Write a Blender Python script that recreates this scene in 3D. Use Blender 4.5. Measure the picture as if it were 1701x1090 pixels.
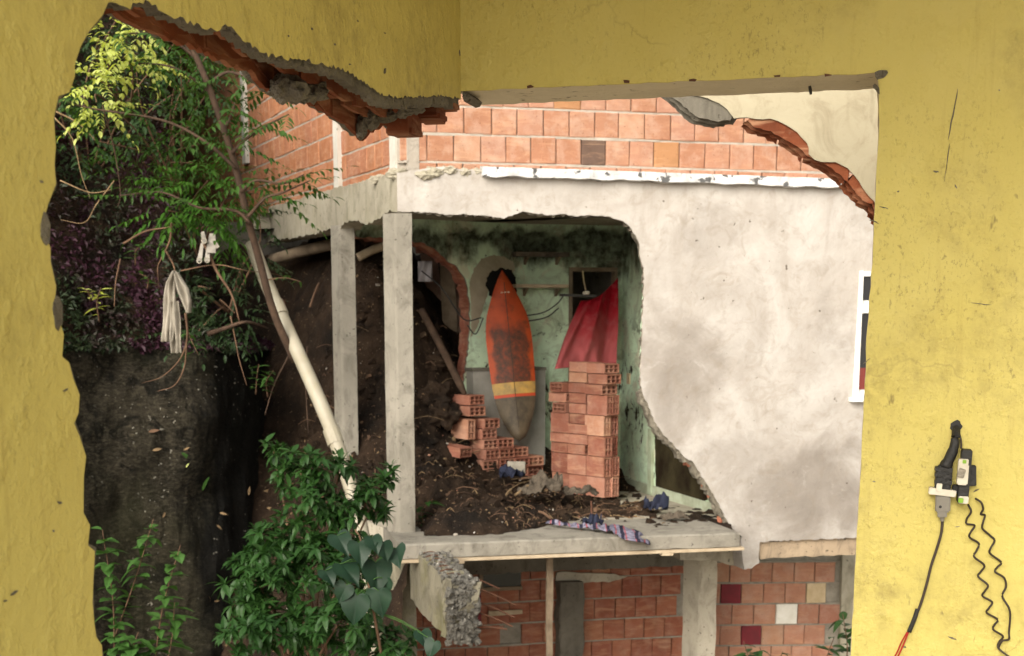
import bpy, bmesh, math, random
import numpy as np
from mathutils import Vector, Matrix, noise
from mathutils.geometry import tessellate_polygon
for _o in list(bpy.data.objects): bpy.data.objects.remove(_o)
SC = bpy.context.scene
COL = SC.collection
# ------------------------------------------------------------------ camera
PIT = math.radians(10.0); F = 2364.0; CX = 850.5; CY = 947.0; CAMZ = 1.6
cd = bpy.data.cameras.new('camera'); cam = bpy.data.objects.new('camera', cd); COL.objects.link(cam)
cam.location = (0, 0, CAMZ); cam.rotation_euler = (math.pi/2 - PIT, 0, 0)
cd.sensor_fit = 'HORIZONTAL'; cd.sensor_width = 36.0; cd.lens = F/1701*36
cd.shift_y = (CY-545)/1701; cd.clip_start = 0.05; cd.clip_end = 2000
cd.dof.use_dof = True; cd.dof.focus_distance = 3.0; cd.dof.aperture_fstop = 13.0
SC.camera = cam
# ------------------------------------------------------------------ sky and sun
SUN_DIR = Vector((-0.38, -0.76, 0.50)).normalized()      # towards the sun
w = bpy.data.worlds.new('World'); SC.world = w; w.use_nodes = True
wn = w.node_tree.nodes; wl = w.node_tree.links
sky = wn.new('ShaderNodeTexSky'); sky.sky_type = 'NISHITA'; sky.sun_disc = False
sky.sun_elevation = math.asin(SUN_DIR.z); sky.sun_rotation = math.atan2(SUN_DIR.x, SUN_DIR.y)
sky.dust_density = 4.0; sky.air_density = 1.0
hs = wn.new('ShaderNodeHueSaturation'); hs.inputs['Saturation'].default_value = 0.22
wl.new(sky.outputs[0], hs.inputs['Color'])
wm = wn.new('ShaderNodeMix'); wm.data_type = 'RGBA'; wm.blend_type = 'MULTIPLY'; wm.inputs[0].default_value = 1.0
wl.new(hs.outputs[0], wm.inputs[6]); wm.inputs[7].default_value = (1.0, 0.955, 0.87, 1)
wl.new(wm.outputs[2], wn['Background'].inputs[0]); wn['Background'].inputs[1].default_value = 0.15
sd = bpy.data.lights.new('sun', 'SUN'); sun = bpy.data.objects.new('sun', sd); COL.objects.link(sun)
sd.energy = 1.25; sd.angle = math.radians(50); sd.color = (1.0, 0.93, 0.82)
sun.rotation_euler = SUN_DIR.to_track_quat('Z', 'Y').to_euler()
SC.view_settings.view_transform = 'Standard'; SC.view_settings.look = 'None'
SC.view_settings.exposure = 1.12; SC.view_settings.gamma = 1.0
SC.view_settings.use_curve_mapping = False
SC.cycles.max_bounces = 6; SC.cycles.diffuse_bounces = 4; SC.cycles.use_denoising = True
# ------------------------------------------------------------------ helpers
R = random.Random(11)
cp, sp = math.cos(PIT), math.sin(PIT)
def ray(u, v):
    a = (u-CX)/F; b = (CY-v)/F
    return Vector((a, b*sp+cp, b*cp-sp))
def P(u, v, Y):
    d = ray(u, v); t = Y/d.y
    return Vector((d.x*t, Y, CAMZ+d.z*t))
def proj(p):
    z_ = p.z-CAMZ; zc = p.y*cp-z_*sp
    return CX+F*p.x/zc, CY-F*(p.y*sp+z_*cp)/zc
class Plane:                       # a vertical plane: s along d, z up, off along the normal towards the viewer
    def __init__(self, o, d):
        self.o = Vector((o[0], o[1])); self.d = Vector((d[0], d[1])).normalized(); self.n = Vector((self.d.y, -self.d.x))
    def sz(self, u, v, off=0.0):
        r = ray(u, v); o = self.o+self.n*off
        t = o.dot(self.n)/(r.x*self.n.x+r.y*self.n.y)
        q = Vector((r.x*t, r.y*t))
        return ((q-o).dot(self.d), CAMZ+r.z*t)
    def W(self, s, z, off=0.0):
        q = self.o+self.d*s+self.n*off
        return Vector((q.x, q.y, z))
    def px(self, u, v, off=0.0):
        return self.W(*self.sz(u, v, off), off)
LOC = {}
def link(o, parent=None):
    COL.objects.link(o)
    if parent is not None:
        o.parent = parent
        o.matrix_parent_inverse = LOC[parent.name].inverted()
    LOC[o.name] = Matrix.LocRotScale(o.location, o.rotation_euler, o.scale)
    return o
def tag(o, label, cat, group=None, kind=None):
    if label: o['label'] = label
    if cat: o['category'] = cat
    if group: o['group'] = group
    if kind: o['kind'] = kind
    return o
def thing(name, label, cat, loc, group=None):
    o = bpy.data.objects.new(name, None); o.empty_display_size = 0.1; o.location = loc
    link(o); return tag(o, label, cat, group)
def mesh(name, verts, faces, mats, midx=None, smooth=False):
    me = bpy.data.meshes.new(name)
    me.from_pydata([tuple(v) for v in verts], [], faces)
    for m in (mats if isinstance(mats, (list, tuple)) else [mats]): me.materials.append(m)
    if midx is not None: me.polygons.foreach_set('material_index', midx)
    if smooth: me.polygons.foreach_set('use_smooth', [True]*len(me.polygons))
    me.update(); return me
def obj(name, me, parent=None, loc=None, rot=None, scale=None):
    o = bpy.data.objects.new(name, me)
    if loc is not None: o.location = loc
    if rot is not None: o.rotation_euler = rot
    if scale is not None: o.scale = scale
    return link(o, parent)
class MB:
    def __init__(self): self.v = []; self.f = []; self.m = []
    def add(self, vs, fs, m=0):
        k = len(self.v); self.v += [Vector(x) for x in vs]; self.f += [tuple(i+k for i in f) for f in fs]; self.m += [m]*len(fs)
    def prism(self, bottom, top, m=0):          # two rings with equal counts
        n = len(bottom)
        self.add(list(bottom)+list(top), [tuple(range(n-1, -1, -1)), tuple(range(n, 2*n))]+[(i, (i+1) % n, n+(i+1) % n, n+i) for i in range(n)], m)
    def box(self, c, size, rot=None, m=0):
        hx, hy, hz = size[0]/2, size[1]/2, size[2]/2
        q = [Vector((x*hx, y*hy, z*hz)) for z in (-1, 1) for x, y in ((-1, -1), (1, -1), (1, 1), (-1, 1))]
        if rot is not None: q = [rot @ p for p in q]
        q = [p+Vector(c) for p in q]
        self.prism(q[:4], q[4:], m)
    def tube(self, pts, r, n=8, m=0, caps=True):
        pts = [Vector(p) for p in pts]; k = len(pts)
        rs = r if isinstance(r, (list, tuple)) else [r]*k
        base = len(self.v); up = Vector((0.13, 0.31, 0.94))
        for i, p in enumerate(pts):
            t = (pts[min(i+1, k-1)]-pts[max(i-1, 0)])
            if t.length < 1e-9: t = Vector((0, 0, 1))
            t.normalize(); a = t.cross(up)
            if a.length < 1e-3: a = t.cross(Vector((1, 0, 0)))
            a.normalize(); b = t.cross(a); up = b.cross(t) if False else up
            for j in range(n):
                th = 2*math.pi*j/n
                self.v.append(p+(a*math.cos(th)+b*math.sin(th))*rs[i])
        for i in range(k-1):
            for j in range(n):
                self.f.append((base+i*n+j, base+i*n+(j+1) % n, base+(i+1)*n+(j+1) % n, base+(i+1)*n+j)); self.m.append(m)
        if caps:
            self.f.append(tuple(base+j for j in range(n))[::-1]); self.m.append(m)
            self.f.append(tuple(base+(k-1)*n+j for j in range(n))); self.m.append(m)
    def build(self, name, mats, parent=None, smooth=False, fix=True):
        me = mesh(name, self.v, self.f, mats, self.m, smooth)
        if fix: fixn(me)
        return obj(name, me, parent)
def fixn(me):
    bm = bmesh.new(); bm.from_mesh(me); bmesh.ops.recalc_face_normals(bm, faces=bm.faces); bm.to_mesh(me); bm.free(); me.update()
def smooth_pts(pts, n=6):
    pts = [Vector(p) for p in pts]; out = []
    q = [pts[0]*2-pts[1]]+pts+[pts[-1]*2-pts[-2]]
    for i in range(1, len(q)-2):
        for k in range(n):
            t = k/n; a, b, c, d = q[i-1], q[i], q[i+1], q[i+2]
            out.append(0.5*((2*b)+(c-a)*t+(2*a-5*b+4*c-d)*t*t+(3*b-a-3*c+d)*t**3))
    out.append(pts[-1]); return out
def fbm(p, sc, oct=4, seed=0.0):
    return noise.fractal(Vector(p)*sc+Vector((seed*7.3, seed*3.1, seed*1.7)), 1.0, 2.1, oct)
def rag(pts, step=0.03, amp=0.008, seed=0, closed=False):
    rr = random.Random(seed); out = []; n = len(pts)
    for i in range(n if closed else n-1):
        a = Vector(pts[i]); b = Vector(pts[(i+1) % n]); d = b-a; L = d.length
        k = max(1, int(L/step)); nn = Vector((-d.y, d.x))/(L+1e-9)
        for j in range(k):
            q = a+d*(j/k)
            if amp and not (i == 0 and j == 0 and not closed): q = q+nn*rr.uniform(-amp, amp)+d.normalized()*rr.uniform(-.2, .2)*min(step, L/k)
            out.append((q.x, q.y))
    if not closed: out.append(tuple(pts[-1]))
    return out
def sheet(poly, pl, off0, off1, mb=None, mats=(0, 1, 1)):
    """extruded polygon: front at off0, back at off1 (off towards the viewer)"""
    mb = mb or MB(); n = len(poly)
    fr = [pl.W(s, z, off0) for s, z in poly]; bk = [pl.W(s, z, off1) for s, z in poly]
    tri = tessellate_polygon([[Vector((s, z, 0)) for s, z in poly]])
    k = len(mb.v); mb.v += fr+bk
    for t in tri:
        mb.f.append(tuple(k+i for i in t)); mb.m.append(mats[0])
        mb.f.append(tuple(k+n+i for i in t[::-1])); mb.m.append(mats[2])
    for i in range(n):
        j = (i+1) % n
        mb.f.append((k+i, k+j, k+n+j, k+n+i)); mb.m.append(mats[1])
    return mb
def inpoly(p, poly):
    x, y = p; c = False; n = len(poly)
    for i in range(n):
        x1, y1 = poly[i]; x2, y2 = poly[i-1]
        if (y1 > y) != (y2 > y) and x < (x2-x1)*(y-y1)/(y2-y1)+x1: c = not c
    return c
def lump(name, c, r, mat, parent=None, seed=0, sub=3, amp=0.35, squash=(1, 1, 1), freq=2.0):
    bm = bmesh.new(); bmesh.ops.create_icosphere(bm, subdivisions=sub, radius=1.0)
    for v in bm.verts:
        k = 1+amp*fbm(v.co, freq, 4, seed)
        v.co = Vector((v.co.x*squash[0], v.co.y*squash[1], v.co.z*squash[2]))*k*r+Vector(c)
    me = bpy.data.meshes.new(name); bm.to_mesh(me); bm.free(); me.materials.append(mat)
    return obj(name, me, parent)
# ------------------------------------------------------------------ materials
class NT:
    def __init__(self, name):
        self.m = bpy.data.materials.new(name); self.m.use_nodes = True
        self.t = self.m.node_tree; self.b = self.t.nodes['Principled BSDF']
        self.pos = self.t.nodes.new('ShaderNodeNewGeometry').outputs['Position']
        self.oc = self.t.nodes.new('ShaderNodeTexCoord').outputs['Object']
        self.rnd = self.t.nodes.new('ShaderNodeObjectInfo').outputs['Random']
        self.v = self.pos
    def s(self, sock, val):
        if isinstance(val, bpy.types.NodeSocket): self.t.links.new(val, sock)
        else:
            if sock.type == 'RGBA' and len(val) == 3: val = (*val, 1)
            sock.default_value = val
    def map(self, scale=(1, 1, 1), rot=(0, 0, 0), loc=(0, 0, 0), v=None):
        n = self.t.nodes.new('ShaderNodeMapping'); self.s(n.inputs[0], v or self.v)
        n.inputs['Scale'].default_value = scale; n.inputs['Rotation'].default_value = rot; n.inputs['Location'].default_value = loc
        return n.outputs[0]
    def noise(self, sc, det=4, ro=0.55, dist=0.0, v=None):
        n = self.t.nodes.new('ShaderNodeTexNoise'); self.s(n.inputs['Vector'], v or self.v)
        n.inputs['Scale'].default_value = sc; n.inputs['Detail'].default_value = det; n.inputs['Roughness'].default_value = ro; n.inputs['Distortion'].default_value = dist
        return n.outputs['Fac']
    def voro(self, sc, v=None, feat='F1', out='Distance', rand=1.0):
        n = self.t.nodes.new('ShaderNodeTexVoronoi'); n.feature = feat; self.s(n.inputs['Vector'], v or self.v); n.inputs['Scale'].default_value = sc
        n.inputs['Randomness'].default_value = rand
        return n.outputs[out]
    def wave(self, sc, dist=0.0, dirn='Z', v=None):
        n = self.t.nodes.new('ShaderNodeTexWave'); n.bands_direction = dirn; self.s(n.inputs['Vector'], v or self.v)
        n.inputs['Scale'].default_value = sc; n.inputs['Distortion'].default_value = dist; n.inputs['Detail'].default_value = 2
        return n.outputs['Fac']
    def mr(self, x, a, b, c=0.0, d=1.0, smooth=False):
        n = self.t.nodes.new('ShaderNodeMapRange'); n.clamp = True
        if smooth: n.interpolation_type = 'SMOOTHSTEP'
        self.s(n.inputs[0], x)
        for i, q in enumerate((a, b, c, d)): n.inputs[i+1].default_value = q
        return n.outputs[0]
    def math(self, op, a, b=0.0, clamp=False):
        n = self.t.nodes.new('ShaderNodeMath'); n.operation = op; n.use_clamp = clamp
        self.s(n.inputs[0], a); self.s(n.inputs[1], b); return n.outputs[0]
    def mix(self, f, a, b, mode='MIX'):
        n = self.t.nodes.new('ShaderNodeMix'); n.data_type = 'RGBA'; n.blend_type = mode
        self.s(n.inputs[0], f); self.s(n.inputs[6], a); self.s(n.inputs[7], b); return n.outputs[2]
    def ramp(self, f, stops, const=False):
        n = self.t.nodes.new('ShaderNodeValToRGB'); self.s(n.inputs[0], f); e = n.color_ramp.elements
        if const: n.color_ramp.interpolation = 'CONSTANT'
        while len(e) < len(stops): e.new(0.5)
        for q, (p, c) in zip(e, stops): q.position = p; q.color = (*c, 1) if len(c) == 3 else c
        return n.outputs[0]
    def xyz(self, v=None):
        n = self.t.nodes.new('ShaderNodeSeparateXYZ'); self.s(n.inputs[0], v or self.v); return n.outputs
    def bump(self, h, dist=0.01, st=1.0):
        n = self.t.nodes.new('ShaderNodeBump'); n.inputs['Strength'].default_value = st; n.inputs['Distance'].default_value = dist
        self.s(n.inputs['Height'], h)
        if self.b.inputs['Normal'].is_linked: self.s(n.inputs['Normal'], self.b.inputs['Normal'].links[0].from_socket)
        self.t.links.new(n.outputs[0], self.b.inputs['Normal'])
    def done(self, col, rough=0.85, spec=0.3):
        self.s(self.b.inputs['Base Color'], col); self.s(self.b.inputs['Roughness'], rough); self.b.inputs['Specular IOR Level'].default_value = spec
        return self.m
def simple(name, c1, c2=None, sc=8.0, rough=0.85, bump=0.0, bsc=40.0, spec=0.3, obj_coord=False, speck=None, det=5):
    n = NT(name)
    if obj_coord: n.v = n.oc
    c = n.mix(n.mr(n.noise(sc, det), .3, .7), c1, c2 or tuple(x*.6 for x in c1))
    if speck: c = n.mix(n.mr(n.noise(speck[1], 3), speck[2], speck[2]+.06), c, speck[0])
    if bump: n.bump(n.noise(bsc, 6, .65), bump)
    return n.done(c, rough, spec)

def mat_yellow():
    n = NT('yellow_paint'); z = n.xyz()[2]
    c = n.mix(n.mr(n.noise(1.6, 5), .3, .75), (.58, .495, .148), (.53, .445, .125))
    # blotchy brown grime, thicker in noise patches
    g = n.math('MULTIPLY', n.mr(n.noise(2.3, 6, .65), .5, .72), n.mr(n.noise(26, 5, .7), .38, .62))
    c = n.mix(n.math('MULTIPLY', g, .75), c, (.20, .145, .045))
    st = n.noise(9, 4, .6, v=n.map((5, 5, .35)))           # faint vertical streaks
    c = n.mix(n.mr(st, .58, .8, 0, .30), c, (.28, .19, .05))
    sp_ = n.math('MULTIPLY', n.mr(n.noise(120, 5, .75, v=n.map((1, 1, .6))), .55, .68), n.mr(n.noise(2.6, 5, .7), .40, .62))
    c = n.mix(n.math('MULTIPLY', sp_, .62), c, (.13, .095, .035))
    c = n.mix(n.math('MULTIPLY', n.mr(n.noise(34, 3, .6, v=n.map((1, 1, .45))), .66, .72), n.mr(n.noise(4, 3), .45, .6, 0, .6)), c, (.12, .085, .035))
    cr = n.voro(1.3, v=n.map((1, 1, 1), v=None), feat='DISTANCE_TO_EDGE')
    # hairline cracks on a distorted cell pattern
    t = n.t.nodes.new('ShaderNodeVectorMath'); t.operation = 'ADD'
    nn = n.t.nodes.new('ShaderNodeTexNoise'); nn.inputs['Scale'].default_value = 5; nn.inputs['Detail'].default_value = 6
    n.s(nn.inputs['Vector'], n.v); sc = n.t.nodes.new('ShaderNodeVectorMath'); sc.operation = 'SCALE'; sc.inputs['Scale'].default_value = .35
    n.s(sc.inputs[0], nn.outputs['Color']); n.s(t.inputs[0], n.v); n.s(t.inputs[1], sc.outputs[0])
    cr = n.voro(1.1, v=t.outputs[0], feat='DISTANCE_TO_EDGE')
    crm = n.math('MULTIPLY', n.mr(cr, .0, .006, 1, 0), n.mr(n.noise(2.0, 2), .52, .6))
    c = n.mix(n.math('MULTIPLY', crm, .28), c, (.16, .11, .04))
    n.bump(n.noise(5, 3, .5), .012, .5)
    n.bump(n.noise(60, 5, .65), .0035, .8)
    n.bump(n.mr(n.noise(22, 4, .6), .5, .8), .006, .6)
    return n.done(c, n.mr(n.noise(8), .3, .7, .5, .75), .35)
def mat_facade():
    n = NT('weathered_whitewash'); x, y, z = n.xyz()
    c = n.mix(n.mr(n.noise(1.7, 6, .62, .8), .38, .62), (.455, .43, .402), (.375, .345, .313))
    # broad grey damp blotches round two wet spots, edges broken up by noise
    f0 = P(668, 885, 10.7); fr = Plane((f0.x, f0.y), (.970, .242)); m = 0.0
    wob = n.mr(n.noise(1.5, 7, .66, .9), .25, .75, -.42, .42)
    for (u, v, r0, r1, amt) in ((1125, 610, .10, .80, .75), (1345, 835, .15, .85, .85), (1230, 760, .05, .5, .5), (1150, 400, .0, .42, .4), (1400, 560, .0, .4, .4)):
        d = n.t.nodes.new('ShaderNodeVectorMath'); d.operation = 'DISTANCE'; n.s(d.inputs[0], n.v); d.inputs[1].default_value = fr.px(u, v)
        q = n.mr(n.math('ADD', d.outputs['Value'], wob), r0, r1, amt, 0, True); m = q if m == 0.0 else n.math('MAXIMUM', m, q)
    base = n.mr(n.noise(.9, 7, .64, .7, v=n.map(loc=(3.1, 0, 1.7))), .5, .72, 0, .45)
    c = n.mix(n.math('MAXIMUM', m, base), c, n.mix(n.mr(n.noise(3, 6, .65), .35, .65), (.25, .222, .195), (.18, .156, .134)))
    c = n.mix(n.math('MULTIPLY', n.mr(n.noise(6, 7, .72, 1.5), .5, .72), .5), c, (.23, .19, .145))
    c = n.mix(n.mr(n.noise(2.6, 8, .72, 1.4), .585, .66, 0, .3), c, (.47, .45, .43))
    st = n.noise(3.2, 5, .6, .4, v=n.map((2.2, 2.2, .35)))
    c = n.mix(n.math('MULTIPLY', n.mr(st, .52, .75), n.mr(z, 1.2, 2.6, 0, .45)), c, (.24, .205, .17))
    c = n.mix(n.mr(n.noise(17, 3, .55), .71, .74, 0, .85), c, (.08, .06, .045))
    n.bump(n.noise(3, 5, .55), .04, .6); n.bump(n.noise(40, 5, .6), .004, .7)
    return n.done(c, .9, .2)
def mat_cream():
    n = NT('cream_plaster')
    c = n.mix(n.mr(n.noise(2.0, 6, .6), .3, .7), (.40, .36, .26), (.33, .29, .20))
    c = n.mix(n.mr(n.noise(7, 6, .7, 1.5), .5, .72, 0, .6), c, (.22, .18, .115))
    w_ = n.wave(3.5, 9.0, 'X'); c = n.mix(n.math('MULTIPLY', n.mr(w_, .9, 1), n.mr(n.noise(1.2), .5, .65, 0, .35)), c, (.16, .13, .08))
    n.bump(n.noise(8, 5), .02, .5)
    return n.done(c, .9, .2)
def mat_concrete(name, a, b, dark, amount=.6, moss=0.0):
    n = NT(name)
    c = n.mix(n.mr(n.noise(2.5, 6, .6), .3, .7), a, b)
    st = n.noise(4, 6, .68, .7, v=n.map((1.8, 1.8, 1.0)))
    c = n.mix(n.mr(st, .48, .72, 0, amount), c, dark)
    c = n.mix(n.mr(n.noise(30, 4, .6), .64, .70, 0, .8), c, tuple(x*.45 for x in dark))
    if moss: c = n.mix(n.mr(n.noise(3.3, 5, .6), .5, .7, 0, moss), c, (.17, .16, .07))
    n.bump(n.noise(12, 6, .65), .012, .8); n.bump(n.noise(70, 4, .6), .004, .7)
    return n.done(c, .92, .2)
def mat_brick(name, stops, smoke=.35, groove=True, pale=0.0):
    n = NT(name); n.v = n.oc
    c = n.ramp(n.rnd, stops)
    off = n.t.nodes.new('ShaderNodeVectorMath'); off.operation = 'ADD'
    n.s(off.inputs[0], n.pos); n.s(off.inputs[1], n.math('MULTIPLY', n.rnd, 50.0)); wv = off.outputs[0]
    c = n.mix(n.mr(n.noise(7, 5, .6, v=wv), .42, .75, 0, smoke), c, tuple(x*.45 for x in stops[0][1]))
    c = n.mix(n.mr(n.noise(4, 4, .6, 1.0, v=n.map((1, 1, 5), v=wv)), .5, .72, 0, .35), c, (.66, .40, .24))
    if pale: c = n.mix(n.mr(n.noise(9, 5, .65, v=wv), .45, .7, 0, pale), c, (.60, .47, .38))
    c = n.mix(n.mr(n.noise(60, 3, v=wv), .66, .7, 0, .6), c, (.16, .08, .05))
    if groove: n.bump(n.wave(11, .4, 'Z', v=n.map((.1, .1, 5.0/1.0))), .0022, .55)
    n.bump(n.noise(55, 4, .6, v=wv), .004, .7)
    return n.done(c, .88, .2)
def mat_green():
    n = NT('peeling_green_paint'); x, y, z = n.xyz()
    c = n.mix(n.mr(n.noise(1.6, 5, .6), .35, .65), (.54, .70, .53), (.60, .74, .53))
    c = n.mix(n.mr(n.noise(3.1, 6, .65, .6), .52, .62, 0, .7), c, (.60, .56, .42))
    c = n.mix(n.mr(n.noise(6, 6, .7, 1), .47, .72, 0, .7), c, (.16, .16, .09))
    # black mould hanging in a ragged band under the ceiling
    st = n.noise(7, 5, .6, .3, v=n.map((1, 1, .25)))
    edge = n.math('ADD', n.math('ADD', z, n.mr(n.noise(1.5, 5, .6, .5), .25, .75, -.20, .20)), n.mr(st, .3, .7, -.10, .10))
    edge2 = n.math('ADD', z, n.mr(n.noise(2.3, 5, .6, .6, v=n.map(loc=(5, 2, 9))), .25, .75, -.16, .16))
    m = n.math('MULTIPLY', n.mr(edge, 2.02, 2.22, 0, 1, True), n.mr(edge2, 2.36, 2.44, 1, 0.15))
    c = n.mix(n.math('MULTIPLY', m, n.mr(n.noise(11, 6, .7), .25, .6, .5, .96)), c, (.022, .022, .014))
    # flaked patches low down
    f = n.math('MULTIPLY', n.mr(n.noise(3.0, 7, .72, .5, v=n.map((1.3, 1.3, .8))), .565, .60), n.mr(z, 1.75, 1.3, 0, 1))
    c = n.mix(f, c, (.035, .028, .02))
    c = n.mix(n.mr(n.noise(24, 3), .68, .72, 0, .8), c, (.03, .03, .02))
    n.bump(n.noise(14, 6, .7), .012, .7)
    return n.done(c, .9, .06)
def mat_soil():
    n = NT('dark_soil')
    c = n.mix(n.mr(n.noise(6, 7, .7), .3, .7), (.020, .0125, .008), (.060, .038, .024))
    c = n.mix(n.mr(n.noise(2.1, 6, .65), .45, .65), c, (.012, .009, .007))
    c = n.mix(n.mr(n.noise(38, 3, .5), .67, .70, 0, .8), c, (.20, .145, .09))
    c = n.mix(n.mr(n.noise(17, 3, .5, 1), .71, .73, 0, .8), c, (.24, .15, .08))
    n.bump(n.noise(9, 8, .75), .06, 1.0); n.bump(n.noise(60, 5, .7), .012, 1.0)
    return n.done(c, .95, .15)
def mat_rock():
    n = NT('wet_dark_rock'); x, y, z = n.xyz()
    c = n.mix(n.mr(n.noise(1.6, 7, .7), .38, .62), (.012, .011, .008), (.042, .036, .025))
    c = n.mix(n.mr(n.noise(20, 8, .82, .6, v=n.map((1, 1, 2.4))), .46, .66, 0, .9), c, (.125, .108, .074))
    c = n.mix(n.mr(n.noise(5, 6, .75, 1.0), .52, .60, 0, .8), c, (.006, .006, .005))
    c = n.mix(n.mr(n.noise(1.2, 4, .6), .5, .72, 0, .5), c, (.04, .042, .018))
    # black seepage, plus the turned-away right flank's shade, put into the colour
    wet = n.math('ADD', x, n.mr(n.noise(1.3, 6, .65, .5, v=n.map((1, 1, .5))), .25, .75, -.35, .35))
    c = n.mix(n.mr(wet, -2.62, -2.38, 0, .88), c, (.005, .005, .005))
    c = n.mix(n.math('MULTIPLY', n.mr(n.noise(30, 2, .5), .68, .71), n.mr(n.noise(2.2, 4), .48, .6)), c, (.40, .38, .32))
    n.bump(n.noise(5, 8, .7), .12, 1.0); n.bump(n.noise(26, 6, .75, v=n.map((1, 1, 2.2))), .05, 1.0)
    return n.done(c, .8, .12)
def mat_leaf(name, a, b, trans=.35, sc=3.0, gloss=.45, tint=None):
    n = NT(name)
    c = n.mix(n.mr(n.noise(sc, 3), .3, .7), a, b)
    c = n.mix(n.mr(n.noise(45, 2), .35, .75), c, tuple(min(1, x*1.55) for x in a))
    if tint: c = n.mix(n.mr(n.noise(1.2, 5, .6), .47, .56), c, n.mix(n.mr(n.noise(40, 2), .35, .7), *tint))
    n.done(c, gloss, .28)
    tr = n.t.nodes.new('ShaderNodeBsdfTranslucent'); n.s(tr.inputs[0], n.mix(1.0, c, (1.0, 1.0, .45), 'MULTIPLY'))
    ms = n.t.nodes.new('ShaderNodeMixShader'); ms.inputs[0].default_value = trans
    out = n.t.nodes['Material Output']
    n.t.links.new(n.b.outputs[0], ms.inputs[1]); n.t.links.new(tr.outputs[0], ms.inputs[2]); n.t.links.new(ms.outputs[0], out.inputs[0])
    return n.m
def mat_board():
    n = NT('orange_surfboard_paint'); n.v = n.oc; x, y, z = n.xyz()          # y: length from tail, x: across
    c = n.mix(n.mr(n.noise(5, 5, .6), .35, .7), (.42, .065, .012), (.27, .035, .008))
    ed = n.math('ADD', y, n.mr(n.noise(6, 4), .2, .8, -.10, .10))
    ex = n.math('ABSOLUTE', x)
    wax = n.math('MULTIPLY', n.mr(ed, 1.12, 1.0), n.mr(n.math('ADD', ex, n.mr(n.noise(9, 4), .2, .8, -.03, .03)), .175, .145))
    c = n.mix(n.math('MULTIPLY', wax, n.mr(n.noise(22, 5, .7), .3, .6, .45, .93)), c, (.035, .022, .014))
    c = n.mix(n.mr(n.noise(14, 6, .75), .52, .68, 0, .7), c, (.07, .032, .014))
    band = n.math('MULTIPLY', n.mr(y, .425, .43), n.mr(y, .535, .53))
    c = n.mix(band, c, n.mix(n.mr(n.noise(14, 5), .35, .65), (.46, .27, .06), (.25, .17, .06)))
    red = n.math('MULTIPLY', n.mr(y, .398, .402), n.mr(y, .428, .424)); c = n.mix(red, c, (.40, .05, .015))
    tail = n.mr(y, .402, .398); c = n.mix(tail, c, n.mix(n.mr(n.noise(10, 6, .65), .3, .7), (.030, .023, .015), (.10, .075, .045)))
    n.bump(n.noise(25, 5, .6), .003, .6)
    return n.done(c, .6, .35)
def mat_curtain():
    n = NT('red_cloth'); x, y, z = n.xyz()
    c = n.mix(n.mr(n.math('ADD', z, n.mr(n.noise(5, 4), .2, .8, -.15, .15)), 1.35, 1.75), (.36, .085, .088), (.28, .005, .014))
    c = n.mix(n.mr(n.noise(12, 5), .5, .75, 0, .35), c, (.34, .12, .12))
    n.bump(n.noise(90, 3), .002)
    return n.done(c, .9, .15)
def mat_plaid():
    n = NT('plaid_cloth'); n.v = n.oc
    c = n.mix(n.mr(n.noise(9), .4, .6), (.12, .115, .16), (.20, .19, .25))
    wx = n.wave(4.6, 2.2, 'X'); c = n.mix(n.mr(wx, .90, .95, 0, .8), c, (.26, .05, .05))
    w2 = n.wave(3.1, 2.2, 'X', v=n.map(loc=(.3, 0, 0))); c = n.mix(n.mr(w2, .82, .88), c, (.02, .02, .035))
    w3 = n.wave(6.0, 1.5, 'Y'); c = n.mix(n.mr(w3, .88, .94, 0, .6), c, (.03, .03, .05))
    return n.done(c, .95, .1)
def mat_pvc():
    n = NT('dirty_white_pipe')
    c = n.mix(n.mr(n.noise(5, 5), .35, .7), (.30, .275, .215), (.23, .205, .15))
    c = n.mix(n.mr(n.noise(9, 5, .65, v=n.map((2, 2, .5))), .52, .75, 0, .55), c, (.27, .24, .15))
    return n.done(c, .5, .4)
YEL = mat_yellow(); FAC = mat_facade(); CREAM = mat_cream(); GREEN = mat_green(); SOIL = mat_soil(); ROCK = mat_rock()
CONC = mat_concrete('raw_concrete', (.46, .42, .34), (.36, .33, .265), (.17, .15, .115), .7)
CONCP = mat_concrete('post_concrete', (.28, .26, .22), (.205, .19, .158), (.09, .08, .065), .75)
CONCB = mat_concrete('whitish_beam_concrete', (.38, .35, .28), (.29, .265, .205), (.135, .12, .085), .75, .25)
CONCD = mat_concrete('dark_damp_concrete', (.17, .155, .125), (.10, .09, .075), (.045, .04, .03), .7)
CONCM = mat_concrete('mossy_concrete', (.24, .22, .165), (.165, .15, .108), (.065, .06, .04), .8, .7)
MORT = simple('grey_mortar', (.34, .31, .26), (.22, .20, .165), 12, .95, .02, 30)
MORTL = simple('light_mortar', (.44, .395, .34), (.30, .265, .22), 10, .95, .012, 40)
MORTB = simple('grey_brown_mortar', (.26, .235, .185), (.15, .13, .098), 16, .95, .06, 26, speck=((.09, .08, .06), 40, .62))
SOFF = mat_concrete('cream_soffit', (.64, .57, .42), (.58, .51, .37), (.36, .30, .2), .35)
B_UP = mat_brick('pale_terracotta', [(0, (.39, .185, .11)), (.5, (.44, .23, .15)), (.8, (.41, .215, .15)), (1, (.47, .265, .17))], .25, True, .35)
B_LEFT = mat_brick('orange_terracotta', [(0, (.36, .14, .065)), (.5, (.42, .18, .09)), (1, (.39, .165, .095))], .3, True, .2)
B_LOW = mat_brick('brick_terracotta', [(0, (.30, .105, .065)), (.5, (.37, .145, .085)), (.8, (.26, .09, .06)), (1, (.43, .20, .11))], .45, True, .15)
B_LOWR = mat_brick('worn_terracotta', [(0, (.44, .20, .13)), (.5, (.50, .25, .165)), (.8, (.38, .17, .12)), (1, (.52, .29, .18))], .3, True, .3)
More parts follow.
